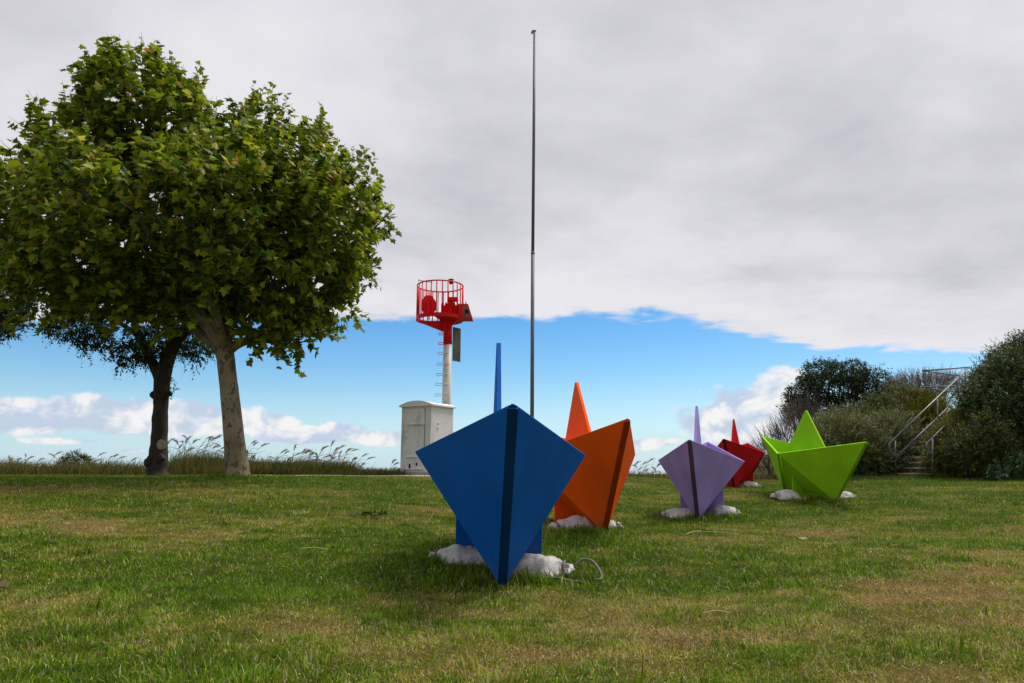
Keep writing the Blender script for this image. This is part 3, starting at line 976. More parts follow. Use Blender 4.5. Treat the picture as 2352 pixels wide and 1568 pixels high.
# ------------------------------------------------------------------ trees
T_PALM_R = [(.10, .0), (.40, .03), (.29, .22), (.52, .46), (.26, .50), (.20, .66), (0, 1.0)]
def palmate():
    V = [(0, .28, 0.0), (0, 0, 0)]
    right = T_PALM_R; left = [(-x, y) for x, y in right[:-1]][::-1]
    ringp = [(0, 0)] + right + left
    V = [(0, .30, 0.03)] + [(x, y, -.42 * abs(x) ** 1.15 - .22 * max(0, y - .3) ** 1.6) for x, y in ringp]
    n = len(ringp)
    Ft = [(0, 1 + i, 1 + (i + 1) % n) for i in range(n)]
    return V, [Ft]
PALM = palmate()
OVAL = ([(0, 0, 0), (.24, .38, -.05), (.16, .74, -.06), (0, 1, -.08), (-.16, .74, -.06), (-.24, .38, -.05)], [[(0, 1, 2, 3), (0, 3, 4, 5)]])
NEEDLE = ([(-.5, 0, 0), (.5, 0, 0), (.35, .6, 0.03), (-.35, .6, 0.03), (0, 1, -.04)], [[(0, 1, 2, 3)], [(3, 2, 4)]])

def merge_scatter(parts):
    Vs, Cs, groups = [], [], {}
    off = 0
    for V, Fs, C in parts:
        Vs.append(V); Cs.append(C)
        for f in Fs: groups.setdefault(f.shape[1], []).append(f + off)
        off += len(V)
    return np.concatenate(Vs), [np.concatenate(g) for g in groups.values()], np.concatenate(Cs)

def lobe_points(lobes, n, shell=0.62):
    """random points in a union of ellipsoids (cx,cy,cz,rx,ry,rz), biased to the outside; returns pts, outward"""
    L = np.array(lobes, float)
    vol = L[:, 3] * L[:, 4] * L[:, 5]; pr = vol ** .75; pr /= pr.sum()
    idx = rng.choice(len(L), n * 2, p=pr)
    d = unit(rng.normal(size=(n * 2, 3)))
    rad = shell + (1 - shell) * rng.random(n * 2) ** .6
    rad = np.where(rng.random(n * 2) < .25, rng.random(n * 2) ** .5 * .95, rad)
    P = L[idx, :3] + d * rad[:, None] * L[idx, 3:6]
    # drop the ones buried deep in another lobe
    q = (((P[:, None, :] - L[None, :, :3]) / L[None, :, 3:6]) ** 2).sum(-1)
    keep = (q.min(1) > .30) | (rng.random(n * 2) < .25)
    P = P[keep][:n]; d = d[keep][:n]
    c = (L[:, :3] * vol[:, None]).sum(0) / vol.sum()
    out = unit(unit(P - c) + d * .8)
    return P, out

def shoots(P, out, up, spread, length, nleaf, leaf, leafw, tmpl, colfn, droop=0.0, leafout=.8, jitter=.5):
    """leafy shoots: P base points; returns scatter parts and shoot segments"""
    n = len(P)
    dirs = unit(out + np.array((0, 0, up)) + rng.normal(size=(n, 3)) * spread)
    Ls = length * rng.uniform(.6, 1.3, n)
    k = np.tile(np.arange(nleaf), n); i = np.repeat(np.arange(n), nleaf)
    t = (k + rng.random(len(k)) * jitter) / nleaf
    pos = P[i] + dirs[i] * (t * Ls[i])[:, None]
    pos[:, 2] -= droop * (t ** 2) * Ls[i]
    side = unit(np.cross(dirs[i], rng.normal(size=(len(i), 3))))
    ax = unit(dirs[i] * (1 - leafout) + side * leafout + np.array((0, 0, -droop)))
    hint = unit(np.array((0, 0, 1.0)) + rng.normal(size=(len(i), 3)) * .55)
    size = leaf * rng.uniform(.6, 1.25, len(i)) * (1 - .25 * t)
    width = size * leafw
    C = colfn(len(i), pos, i)
    return scatter(tmpl[0], tmpl[1], pos, ax, hint, size, C, width), (P, P + dirs * Ls[:, None])

def twig_mesh(segs, r):
    """all shoot stems as thin 3-sided prisms"""
    A, B = segs
    n = len(A); d = unit(B - A); x = unit(np.cross(d, rng.normal(size=(n, 3)))); y = np.cross(d, x)
    V = []
    for e, rr in ((A, r), (B, r * .35)):
        for k in range(3):
            a_ = 2 * math.pi * k / 3
            V.append(e + (x * math.cos(a_) + y * math.sin(a_)) * rr)
    V = np.stack(V, 1).reshape(-1, 3)
    off = (np.arange(n) * 6)[:, None, None]
    q = np.array([(0, 1, 4, 3), (1, 2, 5, 4), (2, 0, 3, 5)])
    return V, (q[None] + off).reshape(-1, 4)

def palette(cols, weights, var=.18):
    cols = np.array(cols, float)
    def fn(n, pos, i):
        idx = rng.choice(len(cols), n, p=np.array(weights) / sum(weights))
        c = cols[idx] * (1 + rng.normal(size=(n, 1)) * var)
        return np.clip(c * (1 + rng.normal(size=(n, 3)) * .05), .002, 1)
    return fn

def px_lobe(px, py, D, rpx, rpy, rdepth=None):
    c = at(px, py, D); m_ = D / F
    rx, rz = rpx * m_, rpy * m_
    return (c.x, c.y, c.z, rx, rdepth if rdepth else (rx + rz) / 2, rz)

LIMBPTS = []
def limb(bm, pts, rad, sides=14, n=6, rough=.08, rs=3.0):
    P = catmull(pts, n)
    LIMBPTS.extend(P[len(P) // 3:])
    rr = np.interp(np.linspace(0, len(rad) - 1, len(P)), np.arange(len(rad)), rad)
    bm_tube(bm, P, list(rr), sides, True, rough, rs)

def plane_tree():
    D = 14.5
    b0 = at(545, 1097, D); zg = g1(b0.x, D)
    o = Vector((b0.x, D, zg))
    root = empty('plane_tree', o)
    tag(root, 'leafy plane tree with pale flaking trunk on the lawn edge', 'tree')
    def L(px, py, d=0.0): return at(px, py, D + d) - o
    m_ = D / F
    bm = bmesh.new()
    base = L(546, 1097); base.z = -.12
    limb(bm, [base, L(545, 1085), L(541, 1040), L(535, 975), L(528, 910), L(522, 860), L(519, 825), L(517, 800), L(519, 780)],
         [33 * m_, 27.5 * m_, 24 * m_, 21.5 * m_, 20.5 * m_, 20 * m_, 20 * m_, 19 * m_, 15 * m_], 28, 7, .05, 2.5)
    # main limbs
    limb(bm, [L(514, 822), L(498, 775), L(468, 735), L(430, 695), L(395, 650), L(350, 560), L(300, 450), L(270, 330)],
         [16 * m_, 17 * m_, 16 * m_, 14 * m_, 12 * m_, 8 * m_, 5 * m_, 2 * m_], 18, 5, .09, 3)
    limb(bm, [L(500, 800, .1), L(462, 768, .3), L(430, 735, .6), L(380, 700, 1.2), L(300, 650, 1.8), L(200, 600, 2)],
         [11 * m_, 11 * m_, 10 * m_, 8 * m_, 5 * m_, 2 * m_], 14, 5, .09, 3)
    limb(bm, [L(522, 812), L(548, 790, .1), L(585, 776, .3), L(640, 745, .5), L(700, 680, .6), L(760, 600, .7)],
         [9 * m_, 10 * m_, 8 * m_, 7 * m_, 5 * m_, 2 * m_], 14, 5, .09, 3)
    limb(bm, [L(519, 800), L(530, 740, .5), L(560, 660, .8), L(600, 540, .9), L(625, 400, .9), L(640, 300, .9)],
         [11 * m_, 10 * m_, 9 * m_, 7 * m_, 4 * m_, 2 * m_], 14, 5, .09, 3)
    limb(bm, [L(516, 805), L(500, 740, -.6), L(470, 640, -1.2), L(430, 480, -1.4), L(410, 380, -1.2), L(400, 300, -1)],
         [11 * m_, 10 * m_, 8 * m_, 6 * m_, 4 * m_, 2 * m_], 14, 5, .09, 3)
    random.seed(5)
    starts = [q for q in LIMBPTS[40:] if q.z < 4.6]
    for k in range(60):
        a0 = random.choice(starts)
        d = Vector((random.gauss(0, 1), random.gauss(0, .9), random.uniform(-.1, 1.2))).normalized()
        ln = random.uniform(1.0, 2.2)
        limb(bm, [a0, a0 + d * ln * .5 + Vector((random.gauss(0, .12), random.gauss(0, .12), 0)), a0 + d * ln + Vector((0, 0, .2))],
             [.035, .024, .008], 6, 4, .05, 3)
    tr = from_bm('trunk', bm, M['plane_bark'], root, True)
    lobes = [px_lobe(*q) for q in [
        (225, 390, D, 128, 185, 1.9), (342, 285, D, 150, 165, 2.0), (425, 345, D + .3, 135, 120, 1.9), (655, 425, D + .2, 160, 140, 2.0),
        (560, 500, D - .4, 200, 185, 2.6), (330, 520, D - .6, 250, 180, 2.8), (765, 515, D, 125, 165, 1.8), (85, 505, D, 105, 118, 1.5), (15, 455, D + .3, 60, 50, .8),
        (600, 645, D, 200, 120, 2.2), (260, 650, D, 230, 95, 2.2), (740, 640, D, 95, 90, 1.4), (640, 740, D - .2, 75, 52, .9), (430, 650, D + .8, 160, 85, 1.4), (615, 755, D - .1, 75, 48, 1.0), (695, 755, D, 50, 36, .7), (470, 705, D + .5, 75, 45, .8), (330, 690, D - .3, 130, 55, 1.1), (120, 660, D + .2, 110, 70, 1.2), (575, 350, D + .4, 110, 85, 1.4)]]
    lobes = [(x, y, z, max(.35, a_ - .24), max(.35, b_ - .2), max(.3, c_ - .24)) for x, y, z, a_, b_, c_ in lobes]
    pl = palette([(.175, .225, .008), (.255, .300, .014), (.105, .165, .008), (.045, .095, .008), (.37, .38, .045), (.28, .16, .022)], [30, 26, 22, 14, 10, 1.5], .2)
    P, out = lobe_points(lobes, 2350, .74)
    part1, s1 = shoots(P, out, .7, .35, .55, 10, .205, 1.0, PALM, pl, .12, .75)
    # inner fill, sparser and darker by being shaded
    P2, out2 = lobe_points([(x, y, z, a_ * .82, b_ * .82, c_ * .82) for x, y, z, a_, b_, c_ in lobes], 1100, .2)
    part2, s2 = shoots(P2, out2, .2, .6, .55, 7, .22, 1.0, PALM, pl, .15, .8)
    # upright leaders breaking the outline
    tips = [(385, 100), (372, 112), (404, 118), (300, 112), (278, 122), (448, 150), (590, 180), (575, 195), (632, 195), (618, 215), (728, 245), (745, 258), (705, 265), (290, 108), (250, 125), (222, 150), (393, 97), (380, 130), (452, 142), (470, 185), (583, 165), (625, 178), (610, 200), (540, 220), (735, 233), (720, 250), (690, 270), (775, 295),
            (820, 300), (838, 330), (862, 385), (878, 440), (145, 205), (165, 180), (120, 262), (20, 312), (95, 315), (60, 345), (5, 350), (500, 225), (660, 255), (420, 160), (340, 125)]
    TP = []; TO = []
    for (x, y) in tips:
        for q in range(3):
            p = at(x + random.gauss(0, 8), y + 62 + q * 14 + random.uniform(0, 20), D + random.uniform(-.5, .7)); TP.append(p[:]); TO.append((random.gauss(0, .08) + (x - 450) * .0005, random.gauss(0, .1), 1.0))
    part3, s3 = shoots(np.array(TP), np.array(TO), .4, .05, .58, 9, .17, 1.0, PALM, palette([(.17, .205, .02), (.125, .165, .014), (.24, .25, .04)], [5, 4, 2], .15), .0, .7)
    # drooping sprays at the lower edge
    low = [(815, 745), (760, 740), (735, 760), (700, 775), (660, 790), (620, 790), (580, 800), (845, 655), (60, 745), (100, 735), (30, 720), (150, 745), (330, 745), (400, 765), (440, 780)]
    TP = []; TO = []
    for (x, y) in low:
        for q in range(3):
            p = at(x - 18 + random.gauss(0, 9), y - 30 + random.gauss(0, 8), D + random.uniform(-.5, .5)); TP.append(p[:]); TO.append((.6 if x > 500 else -.5, random.gauss(0, .3), -.35))
    part4, s4 = shoots(np.array(TP), np.array(TO), .0, .15, .42, 6, .20, 1.0, PALM, pl, .3, .6)
    V, Fs, C = merge_scatter([part1, part2, part3, part4])
    V = V - np.array(o)
    cr = link('crown', np_mesh('crown', V, Fs, 0, C), M['leaf_plane'], root)
    tv = []; tf = []; off = 0
    for s_, rr in ((s1, .007), (s2, .008), (s3, .006), (s4, .006)):
        v, f = twig_mesh(s_, rr); tv.append(v); tf.append(f + off); off += len(v)
    link('twigs', np_mesh('twigs', np.concatenate(tv) - np.array(o), [np.concatenate(tf)], 4), M['twig'], root)
plane_tree()

def dark_tree():
    D = 17.5
    b0 = at(359, 1096, D); zg = g1(b0.x, D); o = Vector((b0.x, D, zg))
    root = empty('broadleaf_tree', o)
    tag(root, 'dark knotty trunked tree with small leaves behind the plane tree', 'tree')
    def L(px, py, d=0.0): return at(px, py, D + d) - o
    m_ = D / F
    bm = bmesh.new()
    b_ = L(360, 1096); b_.z = -.1
    limb(bm, [b_, L(361, 1085), L(363, 1060), L(365, 1020), L(367, 980), L(369, 940), L(371, 905), L(374, 870), L(380, 840), L(389, 812), L(402, 785), L(425, 760), L(455, 735)],
         [28 * m_, 22 * m_, 20.5 * m_, 18 * m_, 17 * m_, 17 * m_, 17.5 * m_, 18.5 * m_, 17 * m_, 17 * m_, 16 * m_, 13 * m_, 10 * m_], 24, 5, .13, 4)
    limb(bm, [L(372, 880), L(360, 850), L(348, 828), L(335, 800), L(318, 765), L(300, 720), L(270, 660)], [13 * m_, 13 * m_, 11 * m_, 10 * m_, 9 * m_, 6 * m_, 3 * m_], 14, 5, .12, 4)
    limb(bm, [L(400, 790), L(392, 750, .3), L(380, 690, .4), L(360, 600, .5)], [12 * m_, 10 * m_, 7 * m_, 3 * m_], 12, 5, .12, 4)
    limb(bm, [L(320, 775), L(280, 745), L(220, 720), L(150, 700), L(40, 660)], [6 * m_, 5 * m_, 4 * m_, 3 * m_, 1.5 * m_], 10, 5, .1, 4)
    tr = from_bm('trunk', bm, M['dark_bark'], root, True)
    for (px, py, r_, d) in ((345, 1062, 13, -.1), (350, 1052, 10, -.15), (372, 1052, 9, -.24), (353, 907, 9, -.05), (389, 905, 6, -.05), (352, 1078, 9, -.1)):
        bm = bmesh.new(); bmesh.ops.create_icosphere(bm, subdivisions=3, radius=r_ * m_)
        for v in bm.verts: v.co *= 1 + .35 * mnoise.noise(v.co * 9 + Vector((px, 0, 0)))
        bmesh.ops.translate(bm, vec=L(px, py, d), verts=bm.verts)
        from_bm('burr', bm, M['dark_bark'], tr, True)
    bm = bmesh.new(); bmesh.ops.create_icosphere(bm, subdivisions=3, radius=11 * m_)
    for v in bm.verts:
        v.co *= 1 + .3 * mnoise.noise(v.co * 9); v.co.y *= .09
    bmesh.ops.translate(bm, vec=L(371, 1021, -.20), verts=bm.verts)
    from_bm('lichen_patch', bm, M['lichen'], tr, True)
    lobes = [px_lobe(*q) for q in [(240, 600, D, 260, 130, 2.8), (-30, 640, D, 85, 130, 1.6), (20, 735, D, 38, 42, .5), (170, 745, D, 62, 42, .9), (215, 775, D, 42, 30, .6), (330, 790, D - .2, 62, 42, .7),
                                   (295, 815, D, 36, 30, .5), (400, 770, D + .4, 70, 40, .8), (450, 800, D + .4, 38, 28, .5), (120, 700, D, 80, 50, 1.1), (380, 650, D, 130, 90, 1.6), (-90, 560, D, 90, 120, 1.4)]]
    pl = palette([(.028, .055, .014), (.040, .075, .016), (.018, .038, .012), (.06, .09, .02)], [5, 4, 4, 1], .2)
    P, out = lobe_points(lobes, 1700, .6)
    Pl, ol = lobe_points(lobes[2:9] + lobes[1:2] * 2, 2600, .4)
    pf, sf = shoots(Pl, ol, .15, .8, .24, 11, .095, .95, OVAL, pl, .15, .75)
    p1, s1 = shoots(P, out, .1, .7, .42, 12, .095, .95, OVAL, pl, .25, .75)
    sp = np.array([at(388 + random.gauss(0, 5), y, D - .1)[:] for y in (870, 882, 895, 905, 915, 835, 845) for q in range(3)])
    p2, s2 = shoots(sp, np.tile((.5, -.3, .2), (len(sp), 1)), .2, .5, .2, 7, .07, .95, OVAL, pl, .2)
    V, Fs, C = merge_scatter([p1, p2, pf])
    link('crown', np_mesh('crown', V - np.array(o), Fs, 0, C), M['leaf_small'], root)
    v, f = twig_mesh((np.concatenate([s1[0], s2[0], sf[0]]), np.concatenate([s1[1], s2[1], sf[1]])), .005)
    link('twigs', np_mesh('twigs', v - np.array(o), [f], 4), M['twig'], root)
dark_tree()

# ------------------------------------------------------------------ shrubs
def shrub(name, label, cat, lobes, n, nleaf, length, leaf, leafw, tmpl, cols, wts, up=.8, spread=.4, droop=.05, leafout=.6, stems=12, stem_r=.025, group=None, shell=.55, twig_r=.003, bare=0, bare_len=.6, ground_px=None):
    L = np.array(lobes)
    cx, cy = L[:, 0].mean(), L[:, 1].mean()
    zg = g1(cx, cy)
    o = Vector((cx, cy, zg))
    root = empty(name, o)
    tag(root, label, cat, group)
    pl = palette(cols, wts, .2)
    P, out = lobe_points(lobes, n, shell)
    ok = P[:, 2] > G(P[:, 0], P[:, 1]) - .05
    P, out = P[ok], out[ok]
    p1, s1 = shoots(P, out, up, spread, length, nleaf, leaf, leafw, tmpl, pl, droop, leafout)
    V, Fs, C = merge_scatter([p1])
    link('foliage', np_mesh('foliage', V - np.array(o), Fs, 0, C), M['leaf_shrub'], root)
    A, B = s1
    if bare:
        Pb, ob = lobe_points(lobes, bare, .8)
        db = unit(ob * .6 + np.array((0, 0, 1.0)) + rng.normal(size=(len(Pb), 3)) * .3)
        A = np.concatenate([A, Pb]); B = np.concatenate([B, Pb + db * bare_len * rng.uniform(.5, 1.2, len(Pb))[:, None]])
    v, f = twig_mesh((A, B), twig_r)
    link('twigs', np_mesh('twigs', v - np.array(o), [f], 4), M['twig'], root)
    for k in range(stems):
        bm = bmesh.new()
        q = lobes[random.randrange(len(lobes))]
        e = Vector((q[0] + random.gauss(0, .35) * q[3], q[1] + random.gauss(0, .35) * q[4], q[2] + random.uniform(0, .5) * q[5]))
        sx = cx + (e.x - cx) * .55 + random.gauss(0, .15); sy = cy + (e.y - cy) * .5
        s_ = Vector((sx, sy, g1(sx, sy) - .05))
        md = s_.lerp(e, .5) + Vector((random.gauss(0, .1), random.gauss(0, .1), .1))
        limb(bm, [s_ - o, md - o, e - o], [stem_r, stem_r * .7, stem_r * .3], 7, 5, .08, 4)
        from_bm('stem', bm, M['twig'], root, True)
    return root

DG = [(.026, .052, .010), (.042, .078, .013), (.015, .031, .009), (.07, .10, .02)]
GG = [(.155, .18, .060), (.22, .235, .10), (.090, .112, .032), (.26, .245, .13)]
OL = [(.13, .15, .04), (.085, .11, .03), (.18, .18, .06), (.06, .08, .025)]
BR = [(.17, .14, .11), (.23, .20, .165), (.10, .085, .07), (.13, .14, .07)]
GO = [(.20, .20, .016), (.12, .135, .018), (.28, .24, .02), (.06, .075, .018)]
# the dark evergreen on top of the bank
shrub('evergreen_tree', 'dark rounded evergreen tree on the bank behind the green boat', 'tree',
      [px_lobe(*q) for q in [(1855, 905, 25, 45, 34, .8), (1835, 930, 25, 30, 26, .6), (1890, 862, 25, 48, 34, .9), (1940, 862, 25, 50, 32, .9), (1975, 872, 25, 36, 28, .7), (1915, 885, 25.3, 75, 40, 1.0),
                             (2018, 862, 25, 15, 18, .3), (1985, 905, 25.2, 40, 34, .7), (1815, 940, 25, 10, 12, .2), (1880, 925, 25.3, 60, 28, .8)]],
      2100, 13, .28, .09, .9, OVAL, DG, [4, 4, 5, .6], .1, .7, .2, .7, 46, .035, shell=.55, twig_r=.004)
shrub('twiggy_shrub', 'bare purplish twiggy shrub at the left foot of the bank', 'shrub',
      [px_lobe(*q) for q in [(1790, 1030, 21.5, 40, 40, .6), (1765, 1060, 21, 26, 34, .5), (1825, 1000, 22, 40, 45, .7), (1845, 970, 23, 40, 40, .7)]],
      420, 7, .42, .05, .3, NEEDLE, BR, [3, 3, 3, 3], 1.0, .35, 0, .5, 26, .016, bare=900, bare_len=.6, twig_r=.006)
shrub('greygreen_shrub', 'pale grey green feathery shrub right behind the green boat sail', 'shrub',
      [px_lobe(*q) for q in [(1930, 1010, 21, 70, 52, .8), (1890, 1050, 20.6, 60, 42, .6), (1980, 1035, 20.8, 60, 55, .7)]],
      2300, 16, .34, .085, .26, NEEDLE, GG, [4, 3, 3, 1.4], .9, .45, 0, .5, 22, .02, bare=120, bare_len=.3)
shrub('greygreen_shrub', 'grey green feathery shrub left of the stairway railing', 'shrub',
      [px_lobe(*q) for q in [(2030, 1010, 21.2, 50, 48, .7), (2010, 1060, 20.6, 42, 34, .5), (2060, 990, 22.0, 42, 34, .6)]],
      1900, 16, .34, .085, .26, NEEDLE, GG, [3, 2, 4, 1], .9, .45, 0, .5, 20, .02, bare=160, bare_len=.35)
shrub('olive_shrub', 'olive green shrub growing on the upper bank beside dark evergreen tree', 'shrub',
      [px_lobe(*q) for q in [(2020, 955, 24, 52, 40, .9), (1960, 975, 23, 58, 34, .8), (2060, 935, 24.5, 50, 44, .8)]],
      2100, 14, .34, .09, .36, NEEDLE, OL, [4, 4, 2, 3], .8, .5, 0, .6, 20, .02, bare=250, bare_len=.4)
shrub('silver_shrub', 'silvery brown thin twigged shrub behind the railing on bank top', 'shrub',
      [px_lobe(*q) for q in [(2110, 895, 26, 70, 30, .9), (2160, 895, 26, 55, 32, .9), (2060, 905, 26, 40, 26, .7)]],
      1500, 12, .40, .075, .26, NEEDLE, BR + [(.17, .16, .13)], [3, 4, 2, 2, 4], 1.0, .4, 0, .55, 20, .016, bare=700, bare_len=.55)
shrub('golden_broom', 'golden green broom bush half hidden by the stairway railing', 'shrub',
      [px_lobe(*q) for q in [(2110, 945, 24, 56, 34, .7), (2140, 975, 23.6, 45, 34, .6), (2095, 975, 23.5, 40, 30, .5)]],
      1900, 13, .40, .11, .20, NEEDLE, GO, [4, 4, 2, 2], .7, .45, 0, .35, 20, .016)
shrub('dark_undergrowth', 'dark green leafy undergrowth beside the lowest steps', 'plant',
      [px_lobe(*q) for q in [(2050, 1068, 20.6, 40, 22, .4), (2090, 1045, 21.4, 34, 26, .5), (2010, 1085, 20.2, 34, 12, .3), (2110, 1025, 22.2, 40, 36, .6)]],
      620, 9, .22, .11, .75, OVAL, [(.03, .075, .012), (.05, .10, .016), (.02, .045, .012)], [4, 2, 3], .5, .6, .2, .7, 10, .012)
# the big hedge that fills the right edge
shrub('tall_hedge_shrub', 'tall dark green shrub filling the right edge of the picture', 'shrub',
      [px_lobe(*q) for q in [(2350, 905, 19.8, 95, 95, 1.3), (2285, 960, 19.6, 65, 85, 1.0), (2370, 1010, 19.4, 100, 85, 1.1), (2252, 985, 20.2, 42, 56, .7), (2315, 838, 20.6, 38, 34, .7), (2410, 840, 20, 85, 62, 1.1), (2268, 880, 20.8, 26, 34, .5), (2345, 800, 20.4, 26, 22, .5), (2300, 1060, 19.2, 50, 34, .6)]],
      6000, 14, .32, .11, .6, OVAL, [(.040, .075, .014), (.062, .105, .018), (.024, .045, .012), (.11, .14, .035), (.07, .10, .018)], [4, 4, 3, 1.5, 2], .7, .45, .0, .6, 40, .03, shell=.7)
shrub('yellow_leaf_shrub', 'low shrub with yellow green leaf tips under the tall dark shrub', 'shrub',
      [px_lobe(*q) for q in [(2230, 1040, 18.6, 48, 46, .5), (2275, 1020, 18.6, 40, 52, .5), (2310, 1060, 18.5, 34, 30, .4), (2260, 980, 18.7, 22, 30, .3)]],
      1000, 12, .30, .10, .5, OVAL, [(.075, .095, .012), (.045, .07, .012), (.27, .24, .014), (.025, .042, .010)], [3, 4, .9, 4], .9, .4, 0, .6, 14, .014)
shrub('golden_broom', 'golden green broom bush right of the lower handrail post', 'shrub',
      [px_lobe(*q) for q in [(2185, 1030, 19.8, 36, 50, .5), (2170, 1065, 19.5, 30, 32, .4), (2205, 1000, 20.0, 34, 40, .5)]],
      1500, 13, .40, .11, .20, NEEDLE, GO, [3, 5, 1, 4], .2, .5, .05, .35, 14, .014)
shrub('broadleaf_weed', 'bluish green broad leaved weed at the base of right hedge', 'plant',
      [px_lobe(*q) for q in [(2345, 1075, 17.9, 30, 26, .35), (2300, 1090, 17.8, 26, 12, .25)]],
      150, 8, .22, .15, .55, OVAL, [(.04, .085, .03), (.06, .11, .04)], [1, 1], .8, .5, .1, .6, 6, .01)
shrub('round_bush', 'small dark round bush far beyond the reeds at left', 'shrub',
      [px_lobe(*q) for q in [(172, 1061, 32, 27, 20, .6), (158, 1069, 32, 20, 15, .5), (190, 1067, 32, 20, 16, .5)]],
      420, 10, .25, .09, .9, OVAL, DG, [4, 3, 4, 1], .3, .6, .1, .7, 10, .02)
# sprigs standing up out of the hedge
def sprig(label, px, py, D, h, lean):
    p = at(px, py, D)
    o = Vector((p.x, p.y, p.z - h))
    pts = np.array([o[:]] * 1) + np.zeros((1, 3))
    root = empty('hedge_sprig', o); tag(root, label, 'twig', 'arching sprigs on top of the right hedge')
    ts = np.linspace(0.1, 1, 26)
    path = np.c_[lean * h * ts ** 1.8, np.zeros_like(ts), h * ts * (1 - .12 * ts)]
    bm = bmesh.new(); bm_tube(bm, [Vector((0, 0, 0))] + [Vector(q) for q in path], list(np.linspace(.010, .003, 27)), 5)
    from_bm('stem', bm, M['twig'], root, True)
    d = np.gradient(path, axis=0)
    side = unit(np.cross(unit(d), rng.normal(size=(26, 3))))
    V, Fs, C = scatter(OVAL[0], OVAL[1], path, unit(unit(d) * .7 + side), np.tile((0, 0, 1.0), (26, 1)) + rng.normal(size=(26, 3)) * .3, rng.uniform(.06, .11, 26), palette([(.06, .075, .03), (.09, .10, .04)], [1, 1])(26, None, None), rng.uniform(.03, .06, 26))
    link('leaves', np_mesh('leaves', V, Fs, 0, C), M['leaf_shrub'], root)
for px, py, ln in ((2300, 772, -.45), (2290, 788, -.6), (2318, 775, .2), (2262, 808, -.5), (2244, 815, -.3), (2222, 850, -.5), (2335, 780, -.2)):
    sprig('slender arching leafy sprig on top of the tall right hedge', px, py, 20.4, .75, ln)

# ------------------------------------------------------------------ reeds and marsh grass on the bank
def reed_proto(h, lean, nl, plume, seed):
    rg = random.Random(seed)
    ts = np.linspace(0, 1, 9)
    path = np.c_[lean * h * ts ** 2, np.zeros(9), h * ts * (1 - .08 * abs(lean) * ts)]
    parts = []
    bm = bmesh.new(); bm_tube(bm, [Vector(q) for q in path], list(np.linspace(.007, .003, 9)), 5)
    me = bpy.data.meshes.new('tmp'); bm.to_mesh(me); bm.free()
    V0 = np.array([v.co[:] for v in me.vertices]); polys = [tuple(p.vertices) for p in me.polygons]
    bpy.data.meshes.remove(me)
    V = [V0]; Fq = [np.array([p for p in polys if len(p) == 4])]; Ft = []
    off = len(V0)
    cs = [np.tile((.16, .15, .065), (len(V0), 1))]
    for k in range(nl):
        t = rg.uniform(.25, .9); b_ = np.array([np.interp(t, ts, path[:, j]) for j in range(3)])
        az = rg.choice([-.3, .3, .1, -.1]) + (0 if rg.random() < .72 else math.pi)
        L_ = rg.uniform(.28, .5); w_ = rg.uniform(.012, .022)
        hd = np.array((math.cos(az), math.sin(az), 0)); sd = np.array((-math.sin(az), math.cos(az), .5))
        rise = rg.uniform(.15, .9)
        vv = []
        for s_ in (0, .3, .6, .85):
            c_ = b_ + hd * L_ * s_ + np.array((0, 0, L_ * (rise * s_ - (rise * .55 + .35) * s_ ** 2)))
            wv = w_ * (1 - .65 * s_)
            vv += [c_ - sd * wv, c_ + sd * wv]
        vv.append(b_ + hd * L_ + np.array((0, 0, L_ * (rise * 1 - (rise * .55 + .35)))))
        V.append(np.array(vv)); g_ = rg.uniform(.7, 1.25)
        cs.append(np.tile(np.array((.14, .165, .06)) * g_, (9, 1)))
        Fq.append(np.array([(0, 1, 3, 2), (2, 3, 5, 4), (4, 5, 7, 6)]) + off); Ft.append(np.array([(6, 7, 8)]) + off)
        off += 9
    m1 = np_mesh('reed', np.concatenate(V), [np.concatenate(Fq), np.concatenate(Ft)], 0, np.concatenate(cs))
    m1.materials.append(M['reed'])
    m2 = None
    if plume:
        n = 110
        t = np.array([rg.random() for _ in range(n)])
        tg = unit(path[-1] - path[-2])
        ln_ = .20 + .05 * rg.random()
        base = path[-1] - tg * .03 + tg * (t * ln_)[:, None] + np.c_[.10 * t ** 2, np.zeros(n), -.10 * t ** 2] * ln_ * 4
        ax = tg * .7 + np.c_[np.array([rg.gauss(.15, .30) for _ in range(n)]), np.array([rg.gauss(0, .30) for _ in range(n)]), np.array([rg.gauss(-.22, .28) for _ in range(n)])]
        sz = np.array([rg.uniform(.04, .07) for _ in range(n)]) * (.45 + 1.0 * np.sin(np.pi * (t * .8 + .15)))
        V_, F_, C_ = scatter(NEEDLE[0], NEEDLE[1], base, ax, rng.normal(size=(n, 3)), sz, np.clip(np.array((.30, .25, .215)) * np.array([[rg.uniform(.6, 1.4)] for _ in range(n)]), 0, 1), sz * .10)
        m2 = np_mesh('plume', V_, F_, 0, C_); m2.materials.append(M['reed'])
    return m1, m2
PROTO = [reed_proto(1.35, .42, 8, True, 1), reed_proto(1.5, .30, 9, True, 2), reed_proto(1.2, .55, 7, True, 3), reed_proto(1.3, .35, 9, False, 4), reed_proto(1.45, .5, 8, True, 5), reed_proto(1.1, .4, 8, False, 6)]

